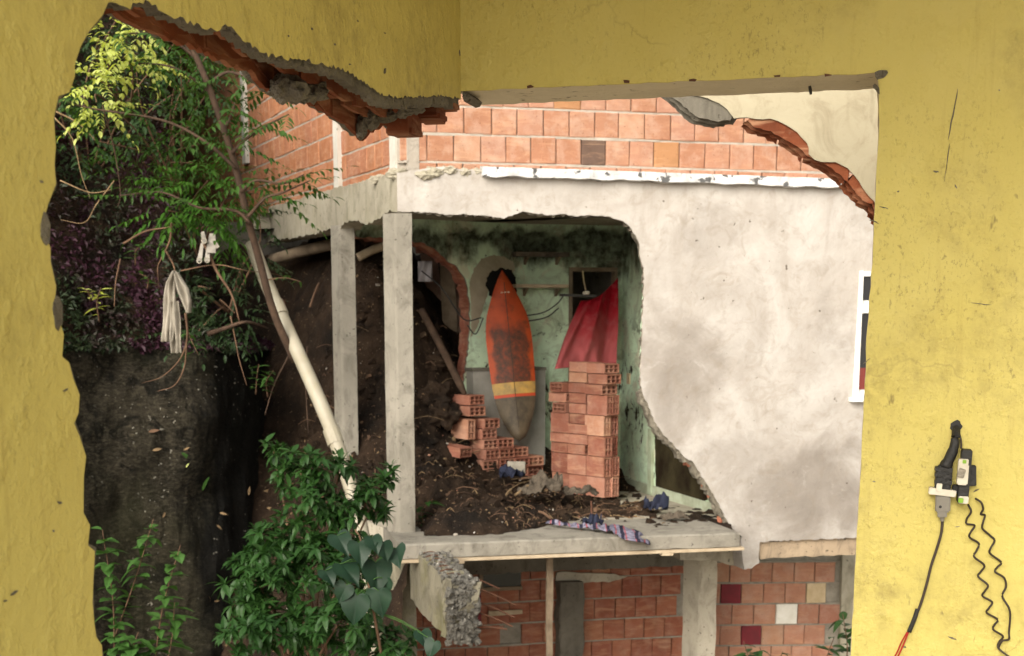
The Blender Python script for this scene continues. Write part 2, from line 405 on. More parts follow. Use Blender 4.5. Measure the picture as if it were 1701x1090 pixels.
B_ST = mat_brick('new_terracotta', [(0, (.20, .068, .045)), (.3, (.36, .155, .105)), (.55, (.24, .085, .055)), (.8, (.40, .19, .13)), (1, (.30, .12, .08))], .3, True, .15)
B_BRK = mat_brick('fresh_broken_terracotta', [(0, (.17, .048, .021)), (1, (.23, .068, .028))], .8, False, 0)
WHITEP = simple('white_paint', (.80, .78, .72), (.66, .63, .56), 14, .8, .006, 30)
MAROON = simple('maroon_paint', (.20, .02, .03), (.12, .02, .025), 9, .7, .004, 40)
CREAMP = simple('cream_paint', (.56, .44, .29), (.44, .34, .2), 14, .8, .006, 30)
BLACKP = simple('sooty_paint', (.035, .03, .03), (.07, .055, .05), 9, .8, .006, 30)
LEDGE = simple('limewashed_ledge', (.78, .78, .78), (.42, .42, .42), 9, .9, .03, 20, speck=((.10, .10, .10), 13, .58))
CONCW = mat_concrete('limewashed_concrete', (.60, .58, .53), (.50, .48, .43), (.25, .23, .19), .5)
WOOD = simple('old_grey_wood', (.26, .20, .14), (.14, .105, .07), 9, .9, .006, 60)
WOODL = simple('pale_board', (.50, .41, .29), (.36, .28, .19), 9, .9, .006, 60)
BARK = simple('brown_bark', (.085, .052, .034), (.04, .025, .017), 11, .95, .01, 50)
TWIG = simple('tan_twig', (.15, .088, .052), (.085, .048, .03), 13, .9, .004, 60)
STRAW = simple('dry_straw', (.24, .165, .09), (.13, .085, .045), 16, .95)
PVC = mat_pvc()
CLOTH = simple('off_white_cloth', (.36, .325, .27), (.20, .18, .145), 8, .95, .006, 60)
CLOTHG = simple('grey_brown_cloth', (.13, .105, .078), (.06, .048, .036), 9, .95, .02, 30)
NAVY = simple('navy_cloth', (.02, .025, .05), (.012, .014, .028), 9, .9, .01, 40)
BLACK = simple('black_tape', (.012, .012, .012), (.022, .021, .02), 40, .55, .003, 90, .4)
GREYPL = simple('grey_plastic', (.21, .195, .165), (.17, .155, .13), 20, .5, .001, 60, .4)
WHITEPL = simple('white_plastic', (.66, .62, .52), (.50, .46, .37), 30, .45, .001, 60, .45)
GREENPL = simple('green_plastic', (.22, .42, .04), (.18, .32, .03), 20, .5)
REDW = simple('red_wire', (.40, .02, .015), (.32, .015, .012), 20, .5)
BROWNW = simple('brown_wire', (.055, .04, .028), (.035, .026, .02), 30, .5)
DARK = simple('painted_hole_dark', (.006, .006, .006), (.004, .004, .004), 5, 1.0)
RUST = simple('rusty_steel', (.13, .055, .03), (.07, .033, .02), 30, .8)
STEEL = simple('dark_metal', (.03, .03, .03), (.05, .045, .04), 30, .6)
UPVC = simple('white_window_plastic', (.80, .79, .77), (.74, .73, .70), 5, .4, 0, 1, .5)
AGG = simple('exposed_aggregate', (.30, .285, .25), (.07, .065, .055), 30, .95, .05, 30, speck=((.55, .53, .48), 26, .66))
TILE = simple('grey_tile', (.30, .29, .26), (.21, .20, .175), 7, .7, .004, 30)
BOARD = mat_board(); CURT = mat_curtain(); PLAID = mat_plaid()
def mat_glass():
    n = NT('dark_window_glass'); n.done((.03, .03, .032), .08, .6); return n.m
GLASS = mat_glass()
REDPANE = simple('reddish_pane', (.20, .04, .035), (.14, .03, .025), 3, .25, 0, 1, .5)
L_BUSH = mat_leaf('bush_leaf', (.013, .042, .009), (.034, .085, .017), .28)
L_HEART = mat_leaf('heart_leaf', (.005, .018, .009), (.012, .034, .016), .12, 14, .5)
L_TREE = mat_leaf('tree_leaf', (.028, .07, .013), (.058, .12, .021), .4)
L_SUN = mat_leaf('sun_painted_pale_leaf', (.40, .46, .10), (.66, .70, .34), .5)  # sunlight on the upper-left shrub painted as pale leaf colour; pale sprigs share it
L_VINE = mat_leaf('small_plant_leaf', (.04, .10, .022), (.06, .135, .03), .35)
L_COVER = mat_leaf('ground_cover_leaf', (.016, .028, .012), (.030, .045, .018), .12, 3, .5, tint=((.032, .011, .020), (.055, .02, .035)))
# ================================================================== the yellow room
CORN = P(767, 400, 3.16)
YL = Plane((CORN.x, CORN.y), (.231, .973)); YR = Plane((CORN.x, CORN.y), (.973, -.231))
edge_top = [(763, 164), (735, 158), (701, 160), (665, 162), (632, 157), (610, 140), (581, 120), (563, 113), (508, 100), (479, 98), (435, 89), (399, 62),
            (384, 44), (370, 44), (355, 51), (326, 42), (289, 27), (264, 15), (242, 2), (216, 11), (187, 4)]
edge_left = [(180, 4), (169, 29), (147, 55), (123, 103), (123, 128), (114, 154), (97, 165), (90, 191), (92, 238), (90, 279), (94, 305), (79, 338), (73, 367), (75, 390),
             (84, 415), (85, 439), (92, 471), (91, 509), (105, 554), (101, 593), (115, 603), (122, 631), (133, 659), (129, 687), (124, 701), (133, 725), (143, 760),
             (138, 797), (140, 854), (149, 875), (145, 904), (158, 915), (154, 972), (156, 1036), (161, 1058), (170, 1072), (172, 1100), (190, 1250)]
edge_out = [(756, 177), (730, 178), (716, 197), (701, 204), (687, 228), (654, 215), (643, 208), (617, 219), (605, 233), (588, 213), (563, 200), (537, 182), (508, 168),
            (482, 164), (453, 157), (435, 135), (417, 118), (388, 109), (362, 97), (326, 78), (289, 67), (253, 55), (220, 38), (187, 22)]
wallL = thing('broken_yellow_wall', 'yellow plastered wall with a huge ragged hole showing broken red bricks', 'wall', YL.W(-1.9, 0))
ZT = 2.72
def left_poly(top, left, off):
    q = [(0.0, ZT), (0.0, top[0][1])]+top+left
    return q+[(left[-1][0], 0.0), (-4.6, 0.0), (-4.6, ZT)]
yt = rag([YL.sz(u, v) for u, v in edge_top], .008, .0035, 3); yl = rag([YL.sz(u, v) for u, v in edge_left], .02, .0018, 4)
sheet(left_poly(yt, yl, 0), YL, 0.0, -.005, mats=(0, 1, 1)).build('yellow_paint_face', [YEL, MORTB], wallL)
def gsh(u): return 3+13*min(1, max(0, (u-430)/120))
gt = rag([YL.sz(u-2, v+gsh(u), -.005) for u, v in edge_top], .007, .0045, 5); gl = rag([YL.sz(u+1.0, v, -.005) for u, v in edge_left], .02, .002, 6)
sheet(left_poly(gt, gl, 0), YL, -.0052, -.024, mats=(0, 0, 0)).build('grey_render', [MORTB], wallL)
core_t = [(s, z+.055) for s, z in yt[::3]]; core_l = [(s-.012, z) for s, z in yl[::2]]
sheet(left_poly(core_t, core_l, 0), YL, -.0245, -.1195, mats=(0, 0, 0)).build('brick_core', [B_BRK], wallL)
ot = rag([YL.sz(u, v, -.12) for u, v in edge_out], .012, .004, 7)
ol = [(s-.02, z) for s, z in yl if z < 1.93]
q = [(.35, ZT), (.35, ot[0][1]+.02)]+ot+ol+[(ol[-1][0], 0.0), (-4.6, 0.0), (-4.6, ZT)]
sheet(q, YL, -.120, -.130, mats=(0, 0, 0)).build('outer_brick_web', [B_BRK], wallL)
q = [(.35, ZT), (.35, ot[0][1]+.02)]+[(s, z+.006+.008*fbm((s, 1, 2), 9, 3)) for s, z in ot]+ol+[(ol[-1][0], 0.0), (-4.6, 0.0), (-4.6, ZT)]
sheet(q, YL, -.1302, -.145, mats=(0, 0, 0)).build('outer_render', [MORTB], wallL)
si = sorted(yt); so = sorted(ot)
zin = lambda s: float(np.interp(s, [a[0] for a in si], [a[1] for a in si])); zout = lambda s: float(np.interp(s, [a[0] for a in so], [a[1] for a in so]))
rb = random.Random(5)
cuts = [-1.53, -1.26, -1.0, -.74, -.47, -.25, -.03]
for i in range(len(cuts)-1):
    a, b = cuts[i]+.006, cuts[i+1]-.006; mb = MB(); nseg = max(3, int((b-a)/.02))
    lift = rb.uniform(-.004, .012)
    for k in range(5):
        fr = k/4; o0 = -.027-.091*fr; o1 = o0-.008
        drop = rb.uniform(-.012, .006) if 0 < k < 4 else 0
        zs = []
        for j in range(nseg+1):
            s = a+(b-a)*j/nseg
            base = zin(s)*(1-fr)+zout(s)*fr
            zs.append(base+lift-drop+.010*fbm((s, k*3.1, i), 14, 3)+(.018 if k in (1, 3) else 0))
        top = max(zs)+.10
        poly = [(a+(b-a)*j/nseg, zs[j]) for j in range(nseg+1)]+[(b, top), (a, top)]
        sheet(poly, YL, o0, o1, mb, (0, 0, 0))
    for k in range(4):      # the cells' inner floors
        fr = (k+.5)/4; o0 = -.027-.091*k/4-.008; o1 = -.027-.091*(k+1)/4
        dp = [.030, .045, .022, .05][(k+i) % 4]
        lo = [YL.W(a+(b-a)*j/nseg, zin(a+(b-a)*j/nseg)*(1-fr)+zout(a+(b-a)*j/nseg)*fr+dp, o) for j in range(nseg+1) for o in (o0, o1)]
        mb.add(lo, [(2*j, 2*j+1, 2*j+3, 2*j+2) for j in range(nseg)])
    mb.build('brick', [B_BRK], wallL, fix=False)
for (u, v, off, r, sq) in [(478, 148, -.085, .024, (1.2, 1.2, .95)), (522, 150, -.085, .019, (1.2, 1.1, 1)), (500, 157, -.1, .018, (1.2, 1.1, .8)), (612, 200, -.10, .02, (1, 1, .9)),
                       (640, 193, -.08, .018, (1.4, 1, .7)), (668, 183, -.07, .02, (1.3, 1, .7)), (690, 180, -.05, .014, (1.2, 1, .9)), (600, 215, -.11, .014, (.8, 1, 1.3))]:
    lump('mortar_lump', YL.px(u, v, off), r, MORTB, wallL, seed=u*.1, amp=.5, squash=sq)
for (u, v, off, L, h) in [(672, 208, -.10, .10, .045), (716, 186, -.06, .07, .035), (738, 172, -.03, .05, .02)]:
    c = YL.px(u, v, off); mb = MB(); mb.box(c, (.045, L, h), Matrix.Rotation(math.radians(-13), 3, 'Z') @ Matrix.Rotation(rb.uniform(-.2, .25), 3, 'X'))
    mb.box(c+Vector((.0, .0, -h*.35)), (.056, L*.8, .01), Matrix.Rotation(math.radians(-13), 3, 'Z'))
    mb.build('brick_shard', [B_BRK], wallL)
for (u, v, r) in [(77, 385, .011), (97, 520, .012)]:      # bare patches on the broken edge
    c = YL.px(u, v, .001); mb = MB(); k = 11
    pts = [c+Vector((0, 0, 1))*(r*1.6*math.sin(t)*rb.uniform(.75, 1.2))+Vector((.231, .973, 0))*(r*.8*math.cos(t)*rb.uniform(.8, 1.2)) for t in [2*math.pi*j/k for j in range(k)]]
    n3 = Vector((YL.n.x, YL.n.y, 0)); mb.prism([p-n3*.004 for p in pts], pts); mb.build('plaster_chip', [MORTB], wallL)
# the doorway wall
wallR = thing('doorway_wall', 'speckled yellow wall around a frameless doorway right of the corner', 'wall', YR.W(1.5, 0))
jl = rag([YR.sz(u, v) for u, v in [(1458, 124), (1461, 150), (1459, 240), (1452, 380), (1450, 420), (1440, 560), (1437, 640), (1430, 780), (1424, 880), (1418, 1000), (1412, 1100)]], .02, .0012, 8)
hd = rag([YR.sz(u, v) for u, v in [(768, 151), (900, 145), (1110, 136), (1300, 128), (1440, 122), (1458, 120)]], .02, .0012, 9)
hd[0] = (-.012, hd[0][1])
q = [(-.012, ZT)]+hd+jl+[(jl[-1][0]-.01, 0.0), (3.4, 0.0), (3.4, ZT)]
sheet(q, YR, 0.0, -.006, mats=(0, 0, 0)).build('yellow_paint_face', [YEL], wallR)
q2 = [(-.02, ZT)]+[(s, z+.0012) for s, z in hd]+[(s+.0012, z) for s, z in jl]+[(jl[-1][0]-.008, 0.0), (3.4, 0.0), (3.4, ZT)]
sheet(q2, YR, -.0062, -.215, mats=(0, 0, 0)).build('cream_reveal', [SOFF], wallR)
def chip(name, pl, pts, off, mat, parent, th=.004):
    q = rag([pl.sz(u, v) for u, v in pts], .006, .002, int(pts[0][0]), closed=True)
    return sheet(q, pl, off, off-th, mats=(0, 0, 0)).build(name, [mat], parent)
chip('bare_mortar_patch', YR, [(1452, 120), (1460, 116), (1474, 117), (1475, 122), (1467, 131), (1458, 133)], .0025, MORTB, wallR)
chip('bare_mortar_patch', YR, [(1449, 141), (1455, 139), (1461, 148), (1460, 158), (1454, 150)], .0026, MORTB, wallR)
chip('bare_mortar_patch', YR, [(766, 148), (773, 151), (779, 158), (776, 164), (768, 168)], -.01, MORTB, wallR, .1)
for (u, v) in [(1040, 137), (1150, 134), (1290, 128), (1375, 126), (880, 146)]:
    chip('paint_chip', YR, [(u-5, v-3), (u+2, v-4), (u+7, v-2), (u+5, v+1), (u-4, v+1)], .0021, RUST, wallR, .002)
nl = MB(); nl.tube([YR.px(1345, 143, -.12), YR.px(1346, 149, -.12), YR.px(1347, 157, -.12)], [.003, .004, .0028], 6); nl.build('peg', [STEEL], wallR)
# dark gouges and dents in the paint
for (u, v, L, wd, an) in [(1583, 190, 80, 2.2, 1.72), (1573, 270, 60, 1.6, 1.66), (1468, 345, 16, 1.6, .3), (1452, 368, 18, 1.8, .35), (1630, 505, 34, 1.6, .12), (1588, 310, 8, 2, 1.1), (1660, 150, 3, 2, .3),
                    (1555, 285, 10, 2.4, .2), (1492, 318, 4, 3, 0), (1440, 600, 16, 2, -.7), (1622, 815, 12, 2.6, -.5), (1590, 875, 10, 1.4, -.2), (1452, 800, 5, 2.5, .2), (1582, 1060, 16, 3, .35), (1502, 1075, 7, 3, .2)]:
    c = YR.px(u, v, .0012); sc = c.y/2400; du = Vector((YR.d.x, YR.d.y, 0)); t = du*math.cos(an)+Vector((0, 0, -1))*math.sin(an); b_ = t.cross(Vector((YR.n.x, YR.n.y, 0)))
    k = 7; up = []; dn = []
    for j in range(k):
        f = j/(k-1)-.5; ww = wd*.5*sc*(1-(2*f)**2*.8)*rb.uniform(.5, 1.3); cc = c+t*(f*L*sc)+b_*(rb.uniform(-.6, .6)*sc)
        up.append(cc+b_*ww); dn.append(cc-b_*ww)
    n3 = Vector((YR.n.x, YR.n.y, 0))*.003; ring = up+dn[::-1]; mb = MB(); mb.prism([p-n3 for p in ring], ring); mb.build('scratch', [MORTB], wallR)
for (u, v, L, wd, an) in [(519, 48, 4, 4, 1.5), (480, 60, 3, 3, 1.4), (557, 74, 3, 5, 1.6), (582, 107, 2, 5, 1.5), (640, 55, 2, 5, 1.5), (595, 35, 3, 3, 1.5), (640, 118, 12, 5, 1.9), (764, 88, 9, 3, 1.4), (70, 302, 5, 4, .6),
                    (100, 835, 8, 6, 1.0), (25, 985, 10, 6, -.5), (110, 648, 8, 3, -.6), (90, 882, 4, 3, 1.5), (10, 998, 5, 4, 0)]:
    c = YL.px(u, v, .0012); sc = c.y/2400; du = Vector((YL.d.x, YL.d.y, 0)); t = du*math.cos(an)*2.5+Vector((0, 0, -1))*math.sin(an); b_ = Vector((0, 0, 1))*math.cos(an)+du*2.5*math.sin(an)
    ring = [c+t*(L*.5*sc*math.cos(x)*rb.uniform(.7, 1.2))+b_*(wd*.4*sc*math.sin(x)*rb.uniform(.6, 1.2)) for x in [2*math.pi*j/9 for j in range(9)]]
    n3 = Vector((YL.n.x, YL.n.y, 0))*.003; mb = MB(); mb.prism([p-n3 for p in ring], ring); mb.build('scratch', [MORTB], wallL)
# floor and ceiling of the room
def slab_xy(name, pts, z0, z1, mat, parent=None):
    mb = MB(); mb.prism([Vector((x, y, z0)) for x, y in pts], [Vector((x, y, z1)) for x, y in pts])
    return mb.build(name, [mat], parent)
a, b, c, d_ = YL.W(-4.6, 0, -.14), YL.W(.30, 0, -.14), YR.W(3.4, 0, -.6), YR.W(3.4, 0, 3.2)
fl = slab_xy('floor', [(a.x, a.y), (b.x, b.y), (c.x, c.y), (d_.x, d_.y)], -.15, -.002, CONC); fl['kind'] = 'structure'
a2, d2 = YL.W(-2.25, 0, -.14), YR.W(3.4, 0, 2.0)
ce = slab_xy('ceiling', [(a2.x, a2.y), (b.x, b.y), (c.x, c.y), (d2.x, d2.y)], ZT+.003, ZT+.15, SOFF); ce['kind'] = 'structure'  # unseen ceiling, its depth shaped to limit sun and sky on the walls
# ================================================================== broken cream wall beyond the doorway
q0 = P(1100, 200, 5.1); CR = Plane((q0.x, q0.y), (.973, -.231))
cwall = thing('broken_cream_wall', 'broken cream wall hanging beyond the doorway, red brick along its torn edge', 'wall', CR.W(1.5, -.15))
cf = [(1090, 120), (1112, 140), (1133, 156), (1154, 157), (1175, 161), (1195, 171), (1208, 184), (1218, 195), (1239, 197), (1254, 196), (1280, 198), (1306, 206), (1324, 220), (1339, 236),
      (1344, 256), (1352, 266), (1378, 269), (1398, 272), (1408, 279), (1421, 292), (1439, 318), (1452, 333), (1480, 380), (1560, 520), (1610, 1100)]
cc = [(1085, 130), (1115, 158), (1154, 193), (1187, 202), (1213, 200), (1241, 200), (1252, 210), (1280, 219), (1300, 230), (1324, 243), (1342, 260), (1378, 277), (1408, 302), (1424, 323),
      (1434, 333), (1449, 340), (1476, 392), (1548, 540), (1598, 1100)]
e = rag([CR.sz(u, v) for u, v in cf], .02, .004, 12)
sheet(e+[(2.6, -.15), (2.6, 3.4), (e[0][0], 3.4)], CR, 0, -.022, mats=(0, 1, 1)).build('plaster_face', [CREAM, MORTB], cwall)
e2 = [CR.sz(u+10, v-14, -.03) for u, v in cf]
sheet(e2+[(2.6, -.15), (2.6, 3.4), (e2[0][0], 3.4)], CR, -.0225, -.13, mats=(0, 0, 0)).build('wall_core', [MORT], cwall)
def core_piece(name, u0, u1, mat, off0=-.008, off1=-.125):
    lo = [p for p in cc if u0 <= p[0] <= u1]; up = [p for p in cf if u0+2 <= p[0] <= u1+6]
    q = rag([CR.sz(u, v, off0) for u, v in lo], .012, .003, u0)+[CR.sz(u+4, v-9, off0) for u, v in up[::-1]]
    mb = sheet(q, CR, off0, off1, mats=(0, 0, 0))
    for k in (1, 2):     # a second broken web behind
        q2_ = [(s-.012*k+rb.uniform(-.006, .006), z-.006*k) for s, z in q]
        sheet(q2_, CR, off0-.03*k, off0-.03*k-.012, mb, (0, 0, 0))
    return mb.build(name, [mat], cwall, fix=False)
core_piece('broken_concrete', 1085, 1213, CONCD)
core_piece('brick', 1241, 1300, B_BRK); core_piece('brick', 1300, 1342, B_BRK); core_piece('brick', 1342, 1408, B_BRK); core_piece('brick', 1408, 1476, B_BRK); core_piece('brick', 1449, 1600, B_BRK)
# ================================================================== the house across
F0 = P(668, 885, 10.7); FR = Plane((F0.x, F0.y), (.970, .242)); FL = Plane((F0.x, F0.y), (.387, -.922))
ZS = P(663, 885, 10.7).z                                   # floor slab level
house = thing('damaged_house', 'half collapsed house of whitewash, concrete and red brick across the gap', 'house', Vector((F0.x+1.2, F0.y+1, -2.6)))
BRICKS = {}
def brick_mesh(mat, seed):
    key = (mat.name, seed)
    if key not in BRICKS:
        rr = random.Random(seed); e_ = .035
        v = []; J = lambda: rr.uniform(-.012, .012)
        for (x, z) in ((-.5, -.5), (.5, -.5), (.5, .5), (-.5, .5)): v.append((x+J()*.4, -.5, z+J()*.4))       # back ring, y=-.5
        for (x, z) in ((-.5, -.5), (.5, -.5), (.5, .5), (-.5, .5)): v.append((x+J(), .45, z+J()))
        for (x, z) in ((-.5+e_, -.5+e_), (.5-e_, -.5+e_), (.5-e_, .5-e_), (-.5+e_, .5-e_)): v.append((x+J(), .5+J()*.6, z+J()))
        f = [(0, 1, 2, 3)]+[(i, (i+1) % 4, 4+(i+1) % 4, 4+i) for i in range(4)]+[(4+i, 4+(i+1) % 4, 8+(i+1) % 4, 8+i) for i in range(4)]+[(8, 9, 10, 11)]
        me = mesh('brick', v, f, mat); fixn(me); BRICKS[key] = me
    return BRICKS[key]
def brickwork(name, parent, pl, poly, off, mat, mort, bw=.2, bh=.2, z0=0, s0=0, seed=1, special=None, depth=.09, gap=.006, bed=.014, skew=0.0, missing=()):
    """a wall of single bricks: mortar body as the mesh, bricks as its children"""
    rr = random.Random(seed); xs = [p[0] for p in poly]; zs = [p[1] for p in poly]
    mb = sheet(poly, pl, off-.028, off-.12, mats=(0, 0, 0))
    wob = lambda s: .006*fbm((s, seed, 0), 1.5, 2)
    rows = range(int((min(zs)-z0)/bh)-1, int((max(zs)-z0)/bh)+2); smin, smax = min(xs), max(xs); bl = []
    for j in rows:
        zc = z0+(j+.5)*bh; sh = (.5 if j % 2 else 0)*bw+rr.uniform(-.06, .06)*bw
        a0, b0 = smin, smax
        # bed joint strip, slightly recessed, broken into short runs
        s = smin
        while s < smax:
            L = rr.uniform(.15, .5); s1 = min(smax, s+L); zb = zc-bh/2+skew*(s-s0)
            if inpoly(((s+s1)/2, zb+.01), poly) and inpoly(((s+s1)/2, zb-.03), poly):
                hh = bed*.5+rr.uniform(0, .004)
                sheet([(s, zb-hh+wob(s)), (s1, zb-hh+wob(s1)), (s1, zb+hh+wob(s1)), (s, zb+hh+wob(s))], pl, off-rr.uniform(.002, .009), off-.04, mb, (0, 0, 0))
            s = s1
        i0 = int((smin-s0)/bw)-2; s = s0+i0*bw+sh; i = 0
        while s < smax:
            wdt = bw*rr.uniform(.94, 1.05); sc_ = s+wdt/2
            zz = zc+skew*(sc_-s0)+wob(sc_)
            if sum(inpoly((sc_+dx*wdt*.32, zz+dz*bh*.32), poly) for dx in (-1, 1) for dz in (-1, 1)) >= 3: bl.append((sc_, zz, wdt, j))
            s += wdt
    body = mb.build(name, [mort], parent, fix=False)
    ang = math.atan2(-pl.n.x, pl.n.y)       # local +y to n
    single = []; rest = []
    for b_ in bl:
        u_, v_ = proj(pl.W(b_[0], b_[1], off)); (single if -30 < u_ < 1730 and -40 < v_ < 1130 else rest).append(b_)
    single.sort(key=lambda b_: pl.W(b_[0], 0, 0).length); rest += single[290:]; single = single[:290]
    if rest:
        mr_ = MB(); d3_ = Vector((pl.d.x, pl.d.y, 0))
        for sc_, zz, wdt, j in rest:
            h_ = (bh-bed)/2; w_ = (wdt-gap)/2; o_ = off+rr.uniform(-.004, .002)
            sheet([(sc_-w_, zz-h_), (sc_+w_, zz-h_), (sc_+w_, zz+h_), (sc_-w_, zz+h_)], pl, o_, o_-depth, mr_, (0, 0, 0))
        mr_.build('brick_courses', [mat], body, fix=False)['kind'] = 'stuff'
    for sc_, zz, wdt, j in single:
        if any(math.hypot(sc_-a_, zz-b_) < .09 for a_, b_ in missing): continue
        m = mat
        if special:
            for (a_, b_, mm) in special:
                if math.hypot(sc_-a_, zz-b_) < .095: m = mm
        o = bpy.data.objects.new('brick', brick_mesh(m, rr.randrange(5)))
        o.location = pl.W(sc_, zz, off-depth/2+rr.uniform(-.004, .003)); o.scale = (wdt-gap-rr.uniform(0, .004), depth, bh-bed)
        o.rotation_euler = (rr.uniform(-.02, .02), rr.uniform(-.012, .012), ang+rr.uniform(-.02, .02)); link(o, body)
    return body
# --- upper brick storey
zl1 = FR.sz(719, 223, -.06)[1]; z_led = FR.sz(1000, 278, 0)[1]
Z1 = FR.sz(690, 282)[1]                                        # top of the ring beam
sR = FR.sz(1500, 500)[0]
up = [(0.02, Z1-.12), (sR+1.5, Z1-.12), (sR+1.5, 4.0), (0.02, 4.0)]
rz = FR.sz(760, 224, -.06)[1]
dk = FR.sz(970, 255, -.06); yl_ = FR.sz(1099, 265, -.06); ye2 = FR.sz(928, 173, -.06)
B_DARK = mat_brick('smoke_grey_terracotta', [(0, (.13, .085, .065)), (1, (.16, .10, .075))], .5)
B_OCH = mat_brick('ochre_terracotta', [(0, (.42, .21, .10)), (1, (.43, .225, .11))], .3)
brickwork('upper_brick_wall', house, FR, up, -.06, B_UP, MORTL, .2, .2, rz, FR.sz(728, 250, -.06)[0], 21, special=[(dk[0], dk[1], B_DARK), (yl_[0], yl_[1], B_OCH), (ye2[0], ye2[1], B_OCH)])
upl = [(-11.5, Z1-.15), (-.03, Z1-.15), (-.03, 5.6), (-11.5, 5.6)]
brickwork('upper_brick_wall', house, FL, upl, -.06, B_LEFT, MORTL, .2, .2, rz, -.1, 22, depth=.09)
for (u, wd, v0) in [(652, .11, 290), (558, .10, 310), (405, .13, 262)]:
    s, z = FL.sz(u, v0, -.02); mb = MB(); n3 = Vector((FL.n.x, FL.n.y, 0)); d3 = Vector((FL.d.x, FL.d.y, 0))
    prev = None; k = 26; zt = 5.0
    rings = []
    for j in range(k+1):
        zz = z-.06+(zt-z)*j/k; c0 = FL.W(s, 0, -.02); dl = d3*(rb.uniform(-.008, .008))
        rings.append([Vector((c0.x, c0.y, zz))+d3*(-wd/2-.01)+dl, Vector((c0.x, c0.y, zz))+d3*(wd/2+.01)+dl*-.6, Vector((c0.x, c0.y, zz))+d3*(wd/2)-n3*.11, Vector((c0.x, c0.y, zz))-d3*(wd/2)-n3*.11])
    base = 0
    mb.v = [p for r_ in rings for p in r_]
    for j in range(k):
        for i in range(4): mb.f.append((4*j+i, 4*j+(i+1) % 4, 4*j+4+(i+1) % 4, 4*j+4+i)); mb.m.append(0)
    mb.build('white_concrete_stud', [CONCW], house)
# --- ring beam and facade wall
fac = [(655, 287), (680, 283), (705, 279), (740, 277), (770, 281), (800, 286), (830, 292), (900, 295), (1000, 297), (1100, 300), (1250, 305), (1405, 310), (1520, 313)]
bot = [(1520, 889), (1420, 894), (1330, 897), (1270, 900), (1245, 902), (1238, 897), (1228, 888), (1212, 875), (1204, 858), (1195, 840), (1180, 812), (1165, 790), (1152, 768), (1138, 760), (1122, 742), (1106, 726), (1090, 705),
       (1083, 690), (1076, 672), (1068, 655), (1064, 640), (1066, 560), (1069, 500), (1070, 450), (1064, 428), (1062, 405), (1054, 388), (1046, 376), (1032, 366), (1010, 360), (985, 357), (960, 359), (935, 356), (915, 358), (890, 354),
       (868, 352), (850, 358), (836, 364), (820, 360), (800, 357), (770, 356), (740, 357), (715, 353), (690, 352), (655, 352)]
fpx = rag([FR.sz(u, v) for u, v in fac], .05, .008, 31)+rag([FR.sz(u, v) for u, v in bot], .02, .006, 32)
fpx = [(max(s, -.002), z) for s, z in fpx]
fw = sheet(fpx, FR, 0, -.02, mats=(0, 1, 1)).build('whitewashed_wall', [FAC, MORTL], house)
cb = []
for u, v in bot:
    if v > 885: cb.append((u, v-2))
    elif u > 1060 and v > 640: cb.append((u-7, v+4))
    elif u > 1055: cb.append((u+3, v-1))
    else: cb.append((u, v+1.5))
q = [FR.sz(u, v+3, -.02) for u, v in fac]+rag([FR.sz(u, v, -.02) for u, v in cb], .022, .014, 33)
q = [(max(s, .01), z) for s, z in q]
sheet(q, FR, -.0205, -.095, mats=(0, 0, 0)).build('wall_core', [MORTB], house)
for i_, (u, v, r_) in enumerate([(1142, 764, .05), (1153, 776, .055), (1166, 797, .045), (1178, 818, .04), (1189, 842, .05), (1198, 860, .05), (1206, 874, .035), (1100, 722, .03), (1080, 690, .03)]):
    lump('broken_brick', FR.px(u, v, -.055), r_*.75, [B_LOW, MORTB, B_LOW][i_ % 3], house, seed=i_*1.7, sub=2, amp=.8, squash=(.8, .7, 1.5), freq=3.1)
q = [FR.sz(u, v+3, -.02) for u, v in fac]+rag([FR.sz(u+(5 if u < 1235 and v > 370 else 0), v-3, -.02) for u, v in bot], .02, .006, 34)
q = [(max(s, .02), z) for s, z in q]
sheet(q, FR, -.0955, -.125, mats=(0, 0, 0)).build('inner_plaster', [GREEN], house)
# ledge along the wall top
mb = MB(); k = 60; rings = []
s0_, s1_ = FR.sz(800, 280)[0], FR.sz(1404, 300)[0]; zA, zB = FR.sz(800, 275)[1], FR.sz(1404, 296)[1]
for j in range(k+1):
    f = j/k; s = s0_+(s1_-s0_)*f; z = zA+(zB-zA)*f+.004*fbm((s, 0, 0), 6, 3); h = .078+.014*fbm((s, 5, 0), 5, 3); o_ = .06+.012*fbm((s, 9, 0), 4, 3)
    rings.append([FR.W(s, z, -.055), FR.W(s, z-.012, o_), FR.W(s, z-h, o_+.006), FR.W(s, z-h-.006, -.055)])
mb.v = [p for r_ in rings for p in r_]
for j in range(k):
    for i in range(4): mb.f.append((4*j+i, 4*j+(i+1) % 4, 4*j+4+(i+1) % 4, 4*j+4+i)); mb.m.append(0)
mb.f += [(0, 1, 2, 3), (4*k, 4*k+1, 4*k+2, 4*k+3)]; mb.m += [0, 0]
mb.build('ledge', [LEDGE], house)
# ring beam of the left side: rough chunky edges
tl = [(669, 285), (660, 288), (640, 292), (612, 299), (580, 308), (560, 312), (520, 323), (480, 335), (446, 345)]
bl_ = [(443, 402), (480, 396), (521, 389), (535, 384), (545, 380), (556, 384), (565, 378), (575, 368), (590, 366), (610, 372), (625, 366), (640, 356), (648, 350), (660, 352), (669, 352)]
q = rag([FL.sz(u, v) for u, v in tl], .05, .01, 41)+rag([FL.sz(u, v) for u, v in bl_], .04, .012, 42)
q = [(min(s, -.004), z) for s, z in q]
sheet(q, FL, 0, -.18, mats=(0, 0, 0)).build('ring_beam', [CONCB], house)
q = rag([FL.sz(u, v+4, .015) for u, v in tl[3:]], .05, .006, 43)+rag([(s, z) for s, z in [FL.sz(444, 372, .015), FL.sz(520, 358, .015), FL.sz(560, 347, .015), FL.sz(600, 333, .015)]], .05, .006, 44)
